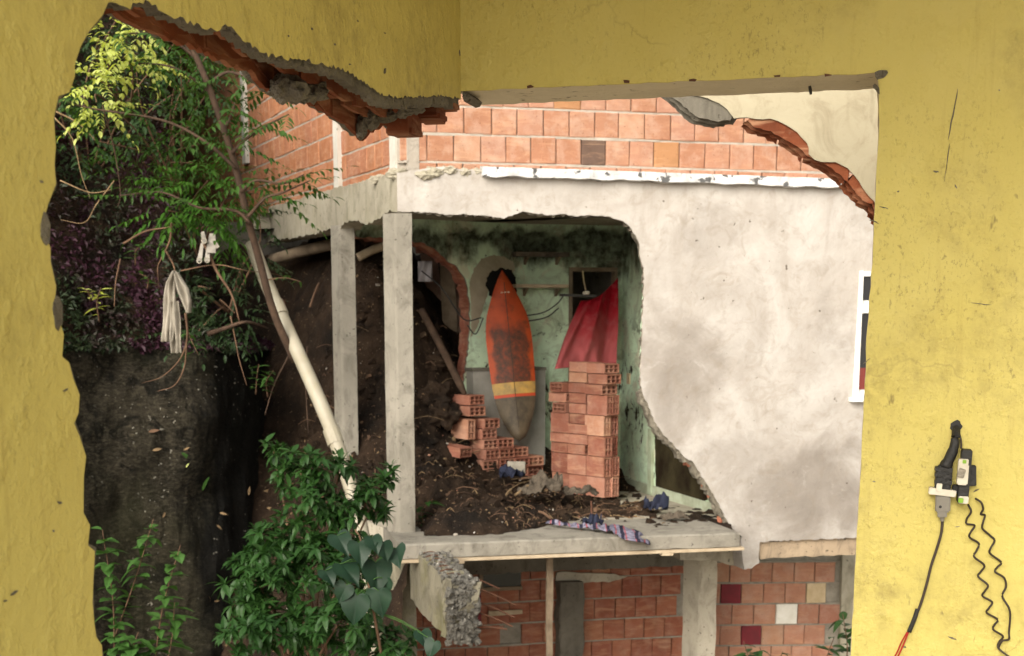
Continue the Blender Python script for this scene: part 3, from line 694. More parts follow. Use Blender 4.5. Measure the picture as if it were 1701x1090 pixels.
if 0: lump('corner_concrete', FR.W(.035, (Z1+2.40)/2-.01, -.055), .135, CONCB, house, seed=3, sub=4, amp=.22, squash=(.72, .72, 1.2), freq=1.4)
for i, (u, v, r) in enumerate([(720, 288, .05), (745, 284, .045), (770, 287, .04), (705, 292, .06), (790, 285, .03), (660, 290, .06), (630, 298, .05)]):
    pl_ = FR if u > 690 else FL
    lump('spalled_concrete', pl_.px(u, v, -.02), r, CONCB, house, seed=i+.4, amp=.5, squash=(1.4, .8, .75))
# ceiling over the open room
BR = Vector((1.05, 13.8)); PB = Plane(BR, (.97, .242))
sBC = PB.sz(876, 500)[0]; BCp = PB.W(sBC, 0)
A_l = P(690, 500, 12.9); PA = Plane((A_l.x, A_l.y), (BCp.x-A_l.x, BCp.y-A_l.y)); sA1 = (Vector((BCp.x, BCp.y))-PA.o).length
sF1 = FR.sz(1232, 890)[0]; F1 = FR.W(sF1, 0); PC = Plane((BR.x, BR.y), (F1.x-BR.x, F1.y-BR.y)); sC1 = (Vector((F1.x, F1.y))-BR).length
aL = PA.W(-1.35, 0)
mb_pts = [(F0.x, F0.y+.12), (F1.x+.6, F1.y+.2), (BR.x+.9, BR.y+1.2), (aL.x-.6, aL.y+2.2), FL.W(-4.6, 0, -.1)[:2]]
slab_xy('ceiling_slab', mb_pts, 2.47, 2.62, CONCB, house)
# --- green inner walls
def px(pl, L): return [pl.sz(u, v) for u, v in L]
ar = [(591, 393), (612, 395), (640, 396), (690, 402), (706, 405), (722, 414), (740, 430), (757, 442), (766, 452), (775, 470), (780, 500), (781, 540), (778, 580), (774, 612), (766, 660), (752, 760)]
q = [(sA1, 2.47), (PA.sz(588, 380)[0], 2.47)]+rag(px(PA, ar), .025, .008, 51)+[(PA.sz(752, 780)[0], ZS-.2), (sA1, ZS-.2)]
sheet(q, PA, 0, -.02, mats=(0, 1, 1)).build('green_inner_wall', [GREEN, MORTB], house)
q = [(sA1, 2.47), (PA.sz(588, 380)[0], 2.47)]+rag([(s-.035, z-.02) for s, z in px(PA, ar)], .03, .015, 52)+[(PA.sz(745, 780)[0], ZS-.2), (sA1, ZS-.2)]
sheet(q, PA, -.0205, -.11, mats=(0, 0, 0)).build('wall_core', [B_LOW], house)
# bare plaster beside the opening
q = rag(px(PA, [(780, 470), (788, 446), (800, 430), (818, 424), (838, 426), (852, 436), (856, 450), (840, 462), (815, 472), (806, 500), (800, 520), (792, 545), (782, 560), (783, 520)]), .02, .006, 53, True)
sheet(q, PA, .003, -.01, mats=(0, 0, 0)).build('bare_plaster_patch', [simple('bare_plaster', (.40, .35, .26), (.30, .26, .19), 7, .9, .01, 30)], house)
d0, d1, dt = PB.sz(945, 445)[0], PB.sz(1026, 445)[0], PB.sz(985, 444)[1]
q = [(0, 2.47), (sBC, 2.47), (sBC, ZS-.2), (d0, ZS-.2), (d0, dt), (d1, dt), (d1, ZS-.2), (0, ZS-.2)]
sheet(q, PB, 0, -.12, mats=(0, 0, 0)).build('green_inner_wall', [GREEN], house)
mb = MB()
for (a_, b_, z0_, z1_) in [(d0+.002, d0+.035, ZS, dt-.002), (d1-.03, d1-.002, ZS, dt-.002), (d0+.036, d1-.031, dt-.04, dt-.002)]:
    sheet([(a_, z0_), (b_, z0_), (b_, z1_), (a_, z1_)], PB, .008, -.10, mb, (0, 0, 0))
mb.build('door_frame', [WOOD], house)
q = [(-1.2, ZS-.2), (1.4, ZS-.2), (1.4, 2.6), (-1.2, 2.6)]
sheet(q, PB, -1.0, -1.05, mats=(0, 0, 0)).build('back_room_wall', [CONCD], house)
wc = [(0, 2.47), (0, ZS-.15), (sC1-.08, ZS-.15), (sC1-.08, 2.47)]
sheet(wc, PC, 0, -.10, mats=(0, 0, 0)).build('green_inner_wall', [GREEN], house)
# skirting and stained panel on the side wall
q = [(0.02, ZS-.02), (sC1-.12, ZS-.02), (sC1-.12, ZS+.07), (.02, ZS+.10)]
sheet(q, PC, .018, .001, mats=(0, 0, 0)).build('skirting', [simple('pale_green_skirting', (.42, .47, .36), (.26, .28, .2), 8, .85, .006, 30)], house)
MOULD = simple('black_mould_patch', (.016, .011, .007), (.045, .038, .02), 5, .95, .01, 25, .03, det=7)
q = rag(px(PC, [(1088, 722), (1108, 728), (1128, 748), (1155, 772), (1170, 800), (1176, 832), (1150, 829), (1118, 823), (1090, 815)]), .03, .008, 54, True)
sheet(q, PC, .004, .0005, mats=(0, 0, 0)).build('mould_patch', [MOULD], house)
q = [PC.sz(1081, 712), PC.sz(1087, 714), PC.sz(1086, 822), PC.sz(1080, 820)]
sheet(q, PC, .03, .001, mats=(0, 0, 0)).build('wall_batten', [simple('green_batten', (.40, .47, .35), (.25, .28, .18), 9, .8, .004, 30)], house)
c = PC.px(1044, 629, .006); sw = MB(); sw.box(c, (.012, .07, .10), Matrix.Rotation(math.atan2(PC.d.y, PC.d.x)-math.pi/2, 3, 'Z')); sw.build('light_switch', [CREAMP], house)
# --- floor slab with board beneath
SF = P(665, 905, 10.7); S0 = P(665, 905, (CAMZ-ZS)/((CAMZ-P(665, 905, 1).z)))
S1 = P(1229, 885, (CAMZ-ZS)/((CAMZ-P(1229, 885, 1).z)))
PS = Plane((S0.x, S0.y), (S1.x-S0.x, S1.y-S0.y)); LS = (S1-S0).length
mb = MB(); k = 40; rings = []
for j in range(k+1):
    s = LS*j/k; o_ = .006*fbm((s, 3, 1), 5, 3); zz = ZS+.004*fbm((s, 8, 1), 4, 3); th = .105+.006*fbm((s, 2, 4), 6, 3)
    rings.append([PS.W(s, ZS, -.9), PS.W(s, zz, o_-.012), PS.W(s, zz-.012, o_), PS.W(s, zz-th, o_), PS.W(s, zz-th-.002, -.9)])
mb.v = [p for r_ in rings for p in r_]; m5 = 5
for j in range(k):
    for i in range(5): mb.f.append((5*j+i, 5*j+(i+1) % 5, 5*j+5+(i+1) % 5, 5*j+5+i)); mb.m.append(0)
mb.f += [tuple(range(5)), tuple(5*k+i for i in range(5))]; mb.m += [0, 0]
slab = mb.build('floor_slab', [CONCP], house)
e0 = PS.W(0, 0, -.895); e1 = PS.W(LS, 0, -.895)
slab_xy('inner_floor', [(e0.x, e0.y), (e1.x, e1.y), (F1.x, F1.y+.06), (BR.x+.3, BR.y+.9), (aL.x, aL.y+.9)], ZS-.11, ZS-.003, CONC, house)
mb = MB(); mb.box(PS.W(LS*.5+.01, ZS-.122, -.03), (LS+.04, .10, .022), Matrix.Rotation(math.atan2(PS.d.y, PS.d.x), 3, 'Z')); mb.build('formwork_board', [WOODL], house)
for s, wd in [(.42, .09), (2.02, .09)]:
    mb = MB(); mb.box(PS.W(s, ZS-.143, -.01), (wd, .06, .018), Matrix.Rotation(math.atan2(PS.d.y, PS.d.x), 3, 'Z')); mb.build('timber_block', [WOODL], house)
# --- posts
def post(name, u, v, Y, L, Rr, z0, z1, mat, parent, seed=0, amp=.004):
    p0 = P(u, v, Y); L = Vector((*L, 0)); Rr = Vector((*Rr, 0)); k = 30; mb = MB(); base = Vector((p0.x, p0.y, 0))
    rows = []
    for j in range(k+1):
        z = z0+(z1-z0)*j/k; jt = lambda a_: Vector((fbm((z, a_, seed), 5, 3), fbm((z, a_+9, seed), 5, 3), 0))*amp
        ch = .012
        rows.append([base+L+jt(1), base+L*(ch/L.length)+jt(2), base+Rr*(ch/Rr.length)+jt(3), base+Rr+jt(4), base+L+Rr+jt(5)])
        for p in rows[-1]: p.z = z
    mb.v = [p for r_ in rows for p in r_]
    for j in range(k):
        for i in range(5): mb.f.append((5*j+i, 5*j+(i+1) % 5, 5*j+5+(i+1) % 5, 5*j+5+i)); mb.m.append(0)
    mb.f += [tuple(range(5)), tuple(5*k+i for i in range(5))]; mb.m += [0, 0]
    return mb.build(name, [mat], parent)
sheet([(-1.9, -.5), (3.2, -.5), (3.2, 2.6), (-1.9, 2.6)], Plane((-2.6, 15.3), (1, .05)), 0, -.1, mats=(0, 0, 0)).build('dark_backing', [CONCD], house)  # dark backing added to hide the sky under the left beam
for s_ in (d0-.35, d1+.25): sheet([(-.95, ZS-.2), (-.14, ZS-.2), (-.14, 2.46), (-.95, 2.46)], Plane(PB.W(s_, 0)[:2], (PB.n.x, PB.n.y)), 0, -.06, mats=(0, 0, 0)).build('back_room_wall', [CONCD], house)  # side walls added to close off light and keep the back room dark
post('concrete_post', 663, 885, 10.7, (-.095, .09), (.122, .03), ZS-.01, P(663, 354, 10.7).z, CONCP, house, 1)
post('concrete_post', 572, 790, 12.1, (-.082, .08), (.122, .03), ZS-.4, P(572, 374, 12.1).z, CONCP, house, 2)
# --- window in the right part of the wall
win = obj('window', mesh('window', *(lambda mb: (mb.v, mb.f, [UPVC]))(sheet([FR.sz(u, v) for u, v in [(1428, 452), (1560, 456), (1552, 664), (1416, 660)]], FR, .004, -.02, mats=(0, 0, 0)))), house)
def wrect(name, u0, v0, u1, v1, o0, o1, mat, par, du=0):
    q = [FR.sz(u0, v0), FR.sz(u1, v0), FR.sz(u1+du, v1), FR.sz(u0+du, v1)]
    return sheet(q, FR, o0, o1, mats=(0, 0, 0)).build(name, [mat], par)
wrect('window_frame', 1427, 450, 1432, 655, .03, .0045, UPVC, win, -9)
wrect('window_frame', 1433, 451, 1560, 459, .03, .0045, UPVC, win)
wrect('window_frame', 1434, 500, 1560, 520, .032, .0045, UPVC, win)
wrect('window_frame', 1427, 648, 1552, 659, .03, .0045, UPVC, win)
wrect('window_sill', 1410, 660, 1560, 667, .06, -.01, UPVC, win)
wrect('pane', 1432, 459, 1555, 499, .010, .0045, GLASS, win, -2)
wrect('pane', 1429, 521, 1555, 620, .010, .0045, GLASS, win, -4)
wrect('pane', 1424, 611, 1550, 647, .016, .0105, REDPANE, win, -2)
# --- lower storey
LB = P(1050, 990, 13.0); PL = Plane((LB.x, LB.y), (.975, .222))
lp = [PL.sz(u, v) for u, v in [(640, 1180), (640, 905), (1150, 890), (1150, 1180)]]
miss = [PL.sz(852, 1056)]
oc = []
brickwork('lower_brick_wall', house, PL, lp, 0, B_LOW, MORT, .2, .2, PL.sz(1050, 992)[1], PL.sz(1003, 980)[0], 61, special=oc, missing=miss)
lb2 = P(1300, 990, 13.1); PR = Plane((lb2.x, lb2.y), (1.0, .03))
lp2 = [PR.sz(u, v) for u, v in [(1150, 1180), (1150, 905), (1398, 905), (1392, 1180)]]
sp2 = [(*PR.sz(1214, 1027), WHITEP), (*PR.sz(1322, 1022), WHITEP), (*PR.sz(1340, 985), CREAMP), (*PR.sz(1203, 988), MAROON), (*PR.sz(1232, 1060), MAROON), (*PR.sz(1198, 1066), BLACKP)]
rw2 = PR.sz(1290, 1003)[1]
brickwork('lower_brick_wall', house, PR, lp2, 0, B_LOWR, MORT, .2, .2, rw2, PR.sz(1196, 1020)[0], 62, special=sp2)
mb = MB(); q = [PR.sz(u, v) for u, v in [(1398, 900), (1470, 900), (1460, 1180), (1390, 1180)]]; sheet(q, PR, .05, -.2, mb, (0, 0, 0)); mb.build('pale_pier', [CONCB], house)
q = rag([FR.sz(u, v, -.02) for u, v in [(1262, 900), (1330, 897), (1420, 894), (1520, 890), (1520, 918), (1425, 922), (1340, 925), (1262, 928)]], .05, .008, 63, True)
sheet(q, FR, -.03, -.30, mats=(0, 0, 0)).build('lower_beam', [mat_concrete('tan_concrete', (.40, .31, .215), (.31, .24, .165), (.12, .095, .07), .7)], house)
q = rag([FR.sz(u, v, 0) for u, v in [(1231, 893), (1262, 898), (1261, 935), (1248, 944), (1236, 946), (1232, 925)]], .03, .006, 64, True)
sheet(q, FR, .004, -.2, mats=(0, 0, 0)).build('wall_stub', [FAC], house)
q = rag([PL.sz(u, v) for u, v in [(690, 915), (900, 918), (1140, 912), (1140, 938), (1000, 944), (930, 946), (690, 958)]], .06, .008, 65, True)
sheet(q, PL, .06, .002, mats=(0, 0, 0)).build('lintel_beam', [CONCD], house)
q = rag([FR.sz(u, v, -.4) for u, v in [(1130, 905), (1236, 902), (1236, 946), (1215, 938), (1190, 932), (1130, 930)]], .05, .008, 66, True)
sheet(q, FR, -.4, -.6, mats=(0, 0, 0)).build('bracket_beam', [CONC], house)
zlow = -3.2
post('lower_column', 1163, 960, 12.2, (-.13, .12), (.15, .015), zlow, P(1163, 929, 12.2).z, CONC, house, 5, .01)
post('rough_column', 930, 1000, 12.7, (-.04, .1), (.22, .03), zlow, P(940, 968, 12.7).z, CONCD, house, 6, .03)
post('prop', 909, 960, 10.6, (-.01, .03), (.045, .01), zlow, ZS-.125, WOOD, house, 7, .006)
post('prop', 758, 930, 11.4, (-.01, .02), (.03, .01), -.5, ZS-.125, WOOD, house, 8, .003)
post('corner_pier', 655, 960, 10.55, (-.06, .08), (.16, .04), zlow, ZS-.11, CONCM, house, 9, .006)
q = [PL.sz(u, v, .03) for u, v in [(802, 940), (866, 937), (865, 976), (803, 979)]]
wn_ = sheet(q, PL, .03, .001, mats=(0, 0, 0)).build('window', [simple('dark_green_glass', (.012, .02, .014), (.008, .012, .01), 4, .2, 0, 1, .5)], house)
q = [PL.sz(u, v, .05) for u, v in [(798, 977), (868, 974), (868, 980), (798, 983)]]; sheet(q, PL, .05, .001, mats=(0, 0, 0)).build('window_sill', [WOOD], wn_)
q = [PL.sz(u, v, .05) for u, v in [(796, 938), (802, 938), (803, 979), (797, 979)]]; sheet(q, PL, .045, .001, mats=(0, 0, 0)).build('window_frame', [WOOD], wn_)
q = [PL.sz(u, v, .02) for u, v in [(770, 968), (799, 966), (800, 1038), (772, 1042)]]; sheet(q, PL, .015, .001, mats=(0, 0, 0)).build('painted_panel', [MAROON], house)
q = [PL.sz(u, v, .03) for u, v in [(812, 1016), (868, 1013), (868, 1020), (812, 1024)]]; sheet(q, PL, .03, .001, mats=(0, 0, 0)).build('pale_batten', [WOODL], house)
q = rag([PL.sz(u, v, .02) for u, v in [(924, 950), (1010, 952), (1040, 958), (1010, 966), (922, 970)]], .05, .006, 67, True); sheet(q, PL, .04, .001, mats=(0, 0, 0)).build('window_sill', [CONC], house)
# broken beam pushed out from under the slab
bb = thing('broken_beam', 'broken concrete beam with shattered end and rusty bars below the slab corner', 'beam', P(720, 1000, 10.0))
ax = P(748, 985, 9.45)-P(700, 935, 10.35); axn = ax.normalized(); side = -axn.cross(Vector((0, 0, 1))).normalized(); upv = -side.cross(axn)
nl_, W_, H_ = 22, .20, .40; mb = MB(); c0 = P(704, 950, 10.45)
prof = [(-.5, -.5), (-.5, -.25), (-.5, 0), (-.5, .25), (-.5, .5), (-.17, .5), (.17, .5), (.5, .5), (.5, .2), (.5, -.2), (.5, -.5), (.17, -.5), (-.17, -.5)]; kp = len(prof)
for j in range(nl_+1):
    t = j/nl_
    for (a_, b_) in prof:
        p = c0+axn*(t*1.22)+side*(a_*W_)+upv*(b_*H_)
        am = .012+.12*max(0, t-.5)
        mb.v.append(p+Vector((fbm(p, 7, 4), fbm(p+Vector((5, 5, 5)), 7, 4), fbm(p+Vector((9, 2, 5)), 7, 4)))*am)
for j in range(nl_):
    for i in range(kp): mb.f.append((kp*j+i, kp*j+(i+1) % kp, kp*j+kp+(i+1) % kp, kp*j+kp+i)); mb.m.append(0)
mb.f.append(tuple(range(kp))); mb.m.append(0); mb.f.append(tuple(kp*nl_+i for i in range(kp))); mb.m.append(0)
mb.build('beam_body', [CONCM], bb)
endc = c0+axn*1.18
rr = random.Random(77); mb = MB()
for i in range(420):      # shattered aggregate covering the right face and end
    a_ = rr.uniform(.25, 1.0); p = c0+axn*(a_*1.2)+side*(W_*.52)+upv*(rr.uniform(-.5, .52)*H_)
    if i % 5 < 3: p = c0+axn*(1.215+rr.uniform(0, .03))+side*(W_*rr.uniform(-.5, .55))+upv*(rr.uniform(-.52, .52)*H_)
    r_ = rr.uniform(.008, .024); mb.box(p, (r_*2, r_*1.5, r_*1.2), Matrix.Rotation(rr.uniform(0, 3), 3, Vector((rr.random(), rr.random(), rr.random())).normalized()))
for i in range(150):
    a_ = rr.uniform(.1, 1.0); p = c0+axn*(a_*1.2)+side*(rr.uniform(-.45, .5)*W_)+upv*(.5*H_)
    r_ = rr.uniform(.008, .022); mb.box(p, (r_*2, r_*1.5, r_*1.2), Matrix.Rotation(rr.uniform(0, 3), 3, Vector((rr.random(), rr.random(), rr.random())).normalized()))
o = mb.build('shattered_aggregate', [AGG], bb); o['kind'] = 'stuff'
for i, (a_, hh, l_, dz) in enumerate([(.80, .30, .34, -.14), (.92, .12, .30, -.12), (1.0, -.02, .26, -.10), (1.02, -.25, .22, -.02), (.95, -.38, .22, .03), (.7, .42, .26, -.1)]):
    p = c0+axn*(a_*1.15)+side*(.4*W_)+upv*(hh*H_); m_ = MB()
    m_.tube(smooth_pts([p, p+side*l_*.5+axn*.05+Vector((0, 0, dz*.4)), p+side*l_+axn*.09+Vector((0, 0, dz))], 4), .006, 6); m_.build('reinforcing_bar', [RUST], bb)
# drawn-out wires on the torn face
for i in range(7):
    a_ = .25+.1*i; p = c0+axn*(a_*1.15)+upv*(.51*H_); m_ = MB(); m_.tube(smooth_pts([p-side*.08, p+upv*.012, p+side*.10-upv*.03], 4), .004, 5); m_.build('wire_stirrup', [RUST], bb)
# ================================================================== terrain
ground = MB(); g = 900
gp = [(-g, -g), (g, -g), (g, g), (-g, g)]
ground.add([Vector((x, y, -3.3)) for x, y in gp], [(0, 1, 2, 3)])
o = ground.build('ground', [simple('pale_bounce_earth', (.30, .25, .19), (.22, .18, .13), .5, .95, .02, 3)]); o['kind'] = 'structure'  # mostly unseen ground, made pale to bounce light upward
BASE = [(-420, 8.4), (-200, 9.2), (60, 10.3), (200, 11.0), (320, 11.3), (385, 11.9), (440, 12.8), (465, 14.5), (480, 19.0)]
bp = smooth_pts([Vector((P(u, 600, Y).x, Y, 0)) for u, Y in BASE], 8)
kz = np.interp(np.linspace(0, 1, len(bp)), [0, .5, .56, .64, .72, 1], [1, 1, .62, .30, .10, .05])
PROF = [(-.25, -3.6), (-.12, -2.4), (-.05, -1.2), (0, -.4), (.06, .4), (.10, 1.0), (.20, 1.32), (.5, 1.42), (.9, 1.9), (1.5, 2.9), (2.1, 3.9), (3.0, 5.2), (5.0, 7.2), (9, 10), (16, 15)]
pt = np.linspace(0, len(PROF)-1, 90)
prx = np.interp(pt, range(len(PROF)), [p[0] for p in PROF]); prz = np.interp(pt, range(len(PROF)), [p[1] for p in PROF])
na = 200; ai = np.linspace(0, len(bp)-1, na)
HV = []; bk = Vector((-.34, .94, 0))
for i in range(na):
    f = ai[i]; a_ = int(f); b_ = min(a_+1, len(bp)-1); p = bp[a_].lerp(bp[b_], f-a_); k = float(np.interp(f, range(len(bp)), kz))
    for j in range(90):
        z = prz[j]; z = z if z < 1.3 else 1.3+(z-1.3)*k
        q = p+bk*prx[j]+Vector((0, 0, z))
        q += (Vector((.5, -.8, 0))*fbm(q, .9, 5, 2)*.22+Vector((.5, -.8, .1))*(fbm(q, 3.5, 5, 5)*.07+abs(fbm(q, 7, 4, 8))*.03))
        HV.append(q)
HF = [(i*90+j, (i+1)*90+j, (i+1)*90+j+1, i*90+j+1) for i in range(na-1) for j in range(89)]
me = mesh('hillside', HV, HF, [ROCK, SOIL], [0 if j < 44 else 1 for i in range(na-1) for j in range(89)], smooth=True)
hill = obj('hillside', me); hill['kind'] = 'structure'
from mathutils.bvhtree import BVHTree
HILL_T = BVHTree.FromPolygons(HV, HF)
# landslide soil
ctl = [((600, 432, 13.2)), ((620, 780, 11.8)), ((725, 640, 12.9)), ((765, 800, 12.0)), ((850, 838, 11.6)), ((1000, 832, 12.4)), ((500, 440, 14.2)), ((500, 700, 12.9)), ((705, 868, 10.95)), ((700, 470, 13.8)),
       ((880, 815, 12.4)), ((575, 805, 11.9)), ((795, 806, 12.4)), ((735, 786, 12.2)), ((835, 816, 12.45)), ((680, 785, 11.6)), ((560, 560, 13.0)), ((650, 560, 12.7)), ((460, 540, 14.0)), ((1150, 858, 11.5))]
pts = [P(*c) for c in ctl]+[Vector(v) for v in [(-1.3, 10.8, -.9), (-1.5, 9.5, -2.6), (-2.5, 11.3, -1.0), (-2.6, 12.4, .35), (1.0, 11.2, ZS-.04), (0, 10.6, ZS-.05), (.9, 13.4, ZS+.03), (-.6, 10.35, ZS-.06), (1.6, 12, ZS+.0),
        (-1.0, 10.2, -1.2), (-2.2, 15.5, 2.3), (-1, 15.5, 2.3), (.2, 13.3, .25), (-3.3, 13.5, 1.3), (-.9, 9.2, -3.2), (1.3, 10.9, ZS-.05), (.4, 11.0, ZS-.035)]]
A = np.array([[p.x, p.y] for p in pts]); Zc = np.array([p.z for p in pts]); n_ = len(pts)
rbf = lambda r: np.where(r > 1e-9, r*r*np.log(np.maximum(r, 1e-9)), 0)
K = rbf(np.hypot(A[:, None, 0]-A[None, :, 0], A[:, None, 1]-A[None, :, 1]))+np.eye(n_)*.004
Mx = np.zeros((n_+3, n_+3)); Mx[:n_, :n_] = K; Mx[:n_, n_] = 1; Mx[:n_, n_+1:] = A; Mx[n_, :n_] = 1; Mx[n_+1:, :n_] = A.T
sol = np.linalg.solve(Mx, np.concatenate([Zc, [0, 0, 0]]))
def soil_z(x, y):
    r = rbf(np.hypot(A[:, 0]-x, A[:, 1]-y)); return float(r @ sol[:n_]+sol[n_]+sol[n_+1]*x+sol[n_+2]*y)
gx = np.linspace(-3.6, 1.75, 210); gy = np.linspace(9.0, 15.6, 230); SV = []
def soil_full(x, y):
    z = soil_z(x, y)
    if x > F0.x-.25:
        dd = -(Vector((x, y))-Vector((S0.x, S0.y))).dot(PS.n); lim = ZS-.02+max(0, dd-.30)*.75; k = min(1, max(0, (x-F0.x+.25)/.3)); z = min(z, lim+(1-k)*3)
    p = Vector((x, y, 0)); steep = min(1, max(0, (z-.05)/.5))+.15
    if z < ZS-.2: steep = .6
    return z+fbm(p, 1.7, 4, 1)*.16*steep+abs(fbm(p, 5, 5, 3))*.13*min(1, steep+.25)+fbm(p, 14, 4, 6)*.03*min(1, steep+.3)-.02
for x in gx:
    for y in gy: SV.append((x, y, soil_full(x, y)))
ny = len(gy)
SFc = []
for i in range(len(gx)-1):
    for j in range(ny-1):
        x, y = gx[i], gy[j]
        if x > F0.x and (Vector((x, y))-Vector((S0.x, S0.y))).dot(PS.n) > -.24: continue    # keep off the slab's front strip
        if x > F0.x+.05 and y < 10.5: continue
        SFc.append((i*ny+j, (i+1)*ny+j, (i+1)*ny+j+1, i*ny+j+1))
SOIL_T = BVHTree.FromPolygons([Vector(v) for v in SV], SFc)
o = obj('soil', mesh('soil', SV, SFc, [SOIL], smooth=True)); o['kind'] = 'structure'
# debris on the soil: chips, straw, clods
rr = random.Random(31); mc = MB()
def on_soil():
    while True:
        x, y = rr.uniform(-1.9, 1.2), rr.uniform(10.75, 13.9)
        if x > F0.x+.1 and (Vector((x, y))-Vector((S0.x, S0.y))).dot(PS.n) > -.18 and rr.random() < .7: continue
        if (Vector((x, y))-PB.o).dot(PB.n) < .1: continue
        return Vector((x, y, soil_full(x, y)))
for i in range(1500):
    p = on_soil(); r_ = rr.uniform(.003, .010) if rr.random() < .93 else rr.uniform(.010, .024)
    mc.box(p+Vector((0, 0, r_*.3)), (r_*2.2, r_*1.6, r_), Matrix.Rotation(rr.uniform(0, 3), 3, Vector((rr.random()-.5, rr.random()-.5, rr.random())).normalized()), rr.choices((0, 1, 2, 3, 4), (6, 4, 1, .7, 4))[0])
for i in range(700):      # clods
    p = on_soil(); r_ = rr.uniform(.012, .05)
    mc.box(p+Vector((0, 0, r_*.15)), (r_*1.6, r_*1.4, r_*1.1), Matrix.Rotation(rr.uniform(0, 3), 3, Vector((rr.random()-.5, rr.random()-.5, rr.random())).normalized()), 0)
for i in range(900):
    p = on_soil()
    if p.x < -.7 and rr.random() < .6: continue
    a_ = rr.uniform(0, 6.3); L = rr.uniform(.03, .10) if rr.random() < .7 else rr.uniform(.1, .3); d = Vector((math.cos(a_), math.sin(a_), rr.uniform(-.1, .35)))
    mc.tube(smooth_pts([p, p+d*L*.5+Vector((0, 0, rr.uniform(0, .03))), p+d*L+Vector((0, 0, -.01))], 2), rr.uniform(.0015, .0045), 4, rr.choice((1, 4, 4)))
o = mc.build('rubble', [SOIL, STRAW, MORTL, B_LOWR, TWIG], fix=False); tag(o, 'straw, mortar chips and small rubble strewn over the dark soil', 'rubble', kind='stuff')
for i, (u, v, Y, r_) in enumerate([(722, 664, 12.75, .17), (700, 655, 12.9, .15), (738, 690, 12.6, .12), (705, 600, 13.1, .16), (612, 520, 12.95, .12), (655, 640, 12.5, .1)]):
    lab = ['largest earthy boulder just right of the front concrete post', 'earth clod wedged behind the largest boulder near the post', 'low earth clod under the boulder, beside the half buried brick', 'tall earth clod above the boulder in the dark opening', 'earth clod seen between the two concrete posts, upper one', 'earth clod seen beside the front post, halfway up the soil slope'][i]
    tag(lump('boulder', P(u, v, Y), r_, SOIL, seed=i*2.2, sub=4, amp=.55, squash=(1.1, 1, .85), freq=1.7), lab, 'boulder', 'boulders in the soil')
def stick(name, ptsl, r, mat, label, cat='stick', group=None):
    mb = MB(); mb.tube(smooth_pts(ptsl, 5), r, 7); o = mb.build(name, [mat], smooth=True); return tag(o, label, cat, group)
G = 'sticks lying in the soil'
for i, (a_, b_, Y, l_) in enumerate([((855, 823, 11.7), (905, 793, 11.9), 0, 'long pale stick slanting across the grey rags on the soil'), ((842, 860, 11.2), (880, 872, 11.05), 0, 'tan splinter lying on the soil near the slab edge'),
        ((866, 795, 12.1), (905, 797, 12.2), 0, 'orange brown stick beside the navy cloth'), ((835, 832, 11.5), (850, 812, 11.7), 0, 'short straw coloured stick left of the grey rags'), ((515, 510, 13.2), (530, 470, 13.5), 0, 'thin bare twig leaning on the slope left of the rear post'),
        ((895, 850, 11.3), (915, 862, 11.2), 0, 'orange splinter lying in front of the grey rags'), ((700, 515, 13.1), (772, 655, 12.7), 0, 'dark pole leaning down through the broken wall opening')]):
    p, q = P(*a_), P(*b_); r_ = .011 if i < 6 else .035
    m = p.lerp(q, .5)+Vector((0, 0, .012)); stick('stick' if i < 6 else 'leaning_pole', [p, m, q], [r_]*10+[r_*.6], [STRAW, STRAW, TWIG, STRAW, TWIG, TWIG, BARK][i], l_, 'stick' if i < 6 else 'pole')
def rag_heap(name, cen, ax1, ax2, mat, label, cat, seed, h=.05, freq=7, n=26):
    """crumpled cloth: a folded sheet lying on its base"""
    V = []; c = Vector(cen); ax1 = Vector(ax1); ax2 = Vector(ax2)
    for i in range(n):
        for j in range(n):
            a, b = 2*i/(n-1)-1, 2*j/(n-1)-1
            r_ = math.hypot(a, b); k = max(0.0, 1-r_*.75)
            w1 = fbm((a*1.3, b*1.3, seed), 1.6, 4); w2 = fbm((a*1.3, b*1.3, seed+9), 1.6, 4)
            p = c+ax1*(a*(1+.3*w1))+ax2*(b*(1+.3*w2)); p.z += h*(abs(fbm((a, b, seed), freq*.16, 3))*1.5+.6*k)
            V.append(p)
    fs = [(i*n+j, (i+1)*n+j, (i+1)*n+j+1, i*n+j+1) for i in range(n-1) for j in range(n-1)]
    o = obj(name, mesh(name, V, fs, mat, smooth=True)); md = o.modifiers.new('t', 'SOLIDIFY'); md.thickness = .004; return tag(o, label, cat)
rag_heap('rag', P(905, 815, 11.75), (.14, .03, 0), (.02, .11, .02), CLOTHG, 'grey brown crumpled rag on the soil before the tall brick stack', 'cloth', 3, .11)
rag_heap('rag', P(880, 822, 11.8), (.10, -.03, .0), (.02, .10, 0), CLOTHG, 'small crumpled rag left of the tall brick stack', 'cloth', 5, .07)
rag_heap('rag', P(965, 822, 11.9), (.14, .05, -.01), (.0, .08, 0), CLOTHG, 'flattened brown rag at the foot of the tall brick stack', 'cloth', 8, .06)
rag_heap('navy_cloth', P(850, 795, 12.2), (.10, .0, 0), (.0, .09, 0), NAVY, 'small navy blue cloth bundle beside the low brick stack', 'cloth', 11, .07)
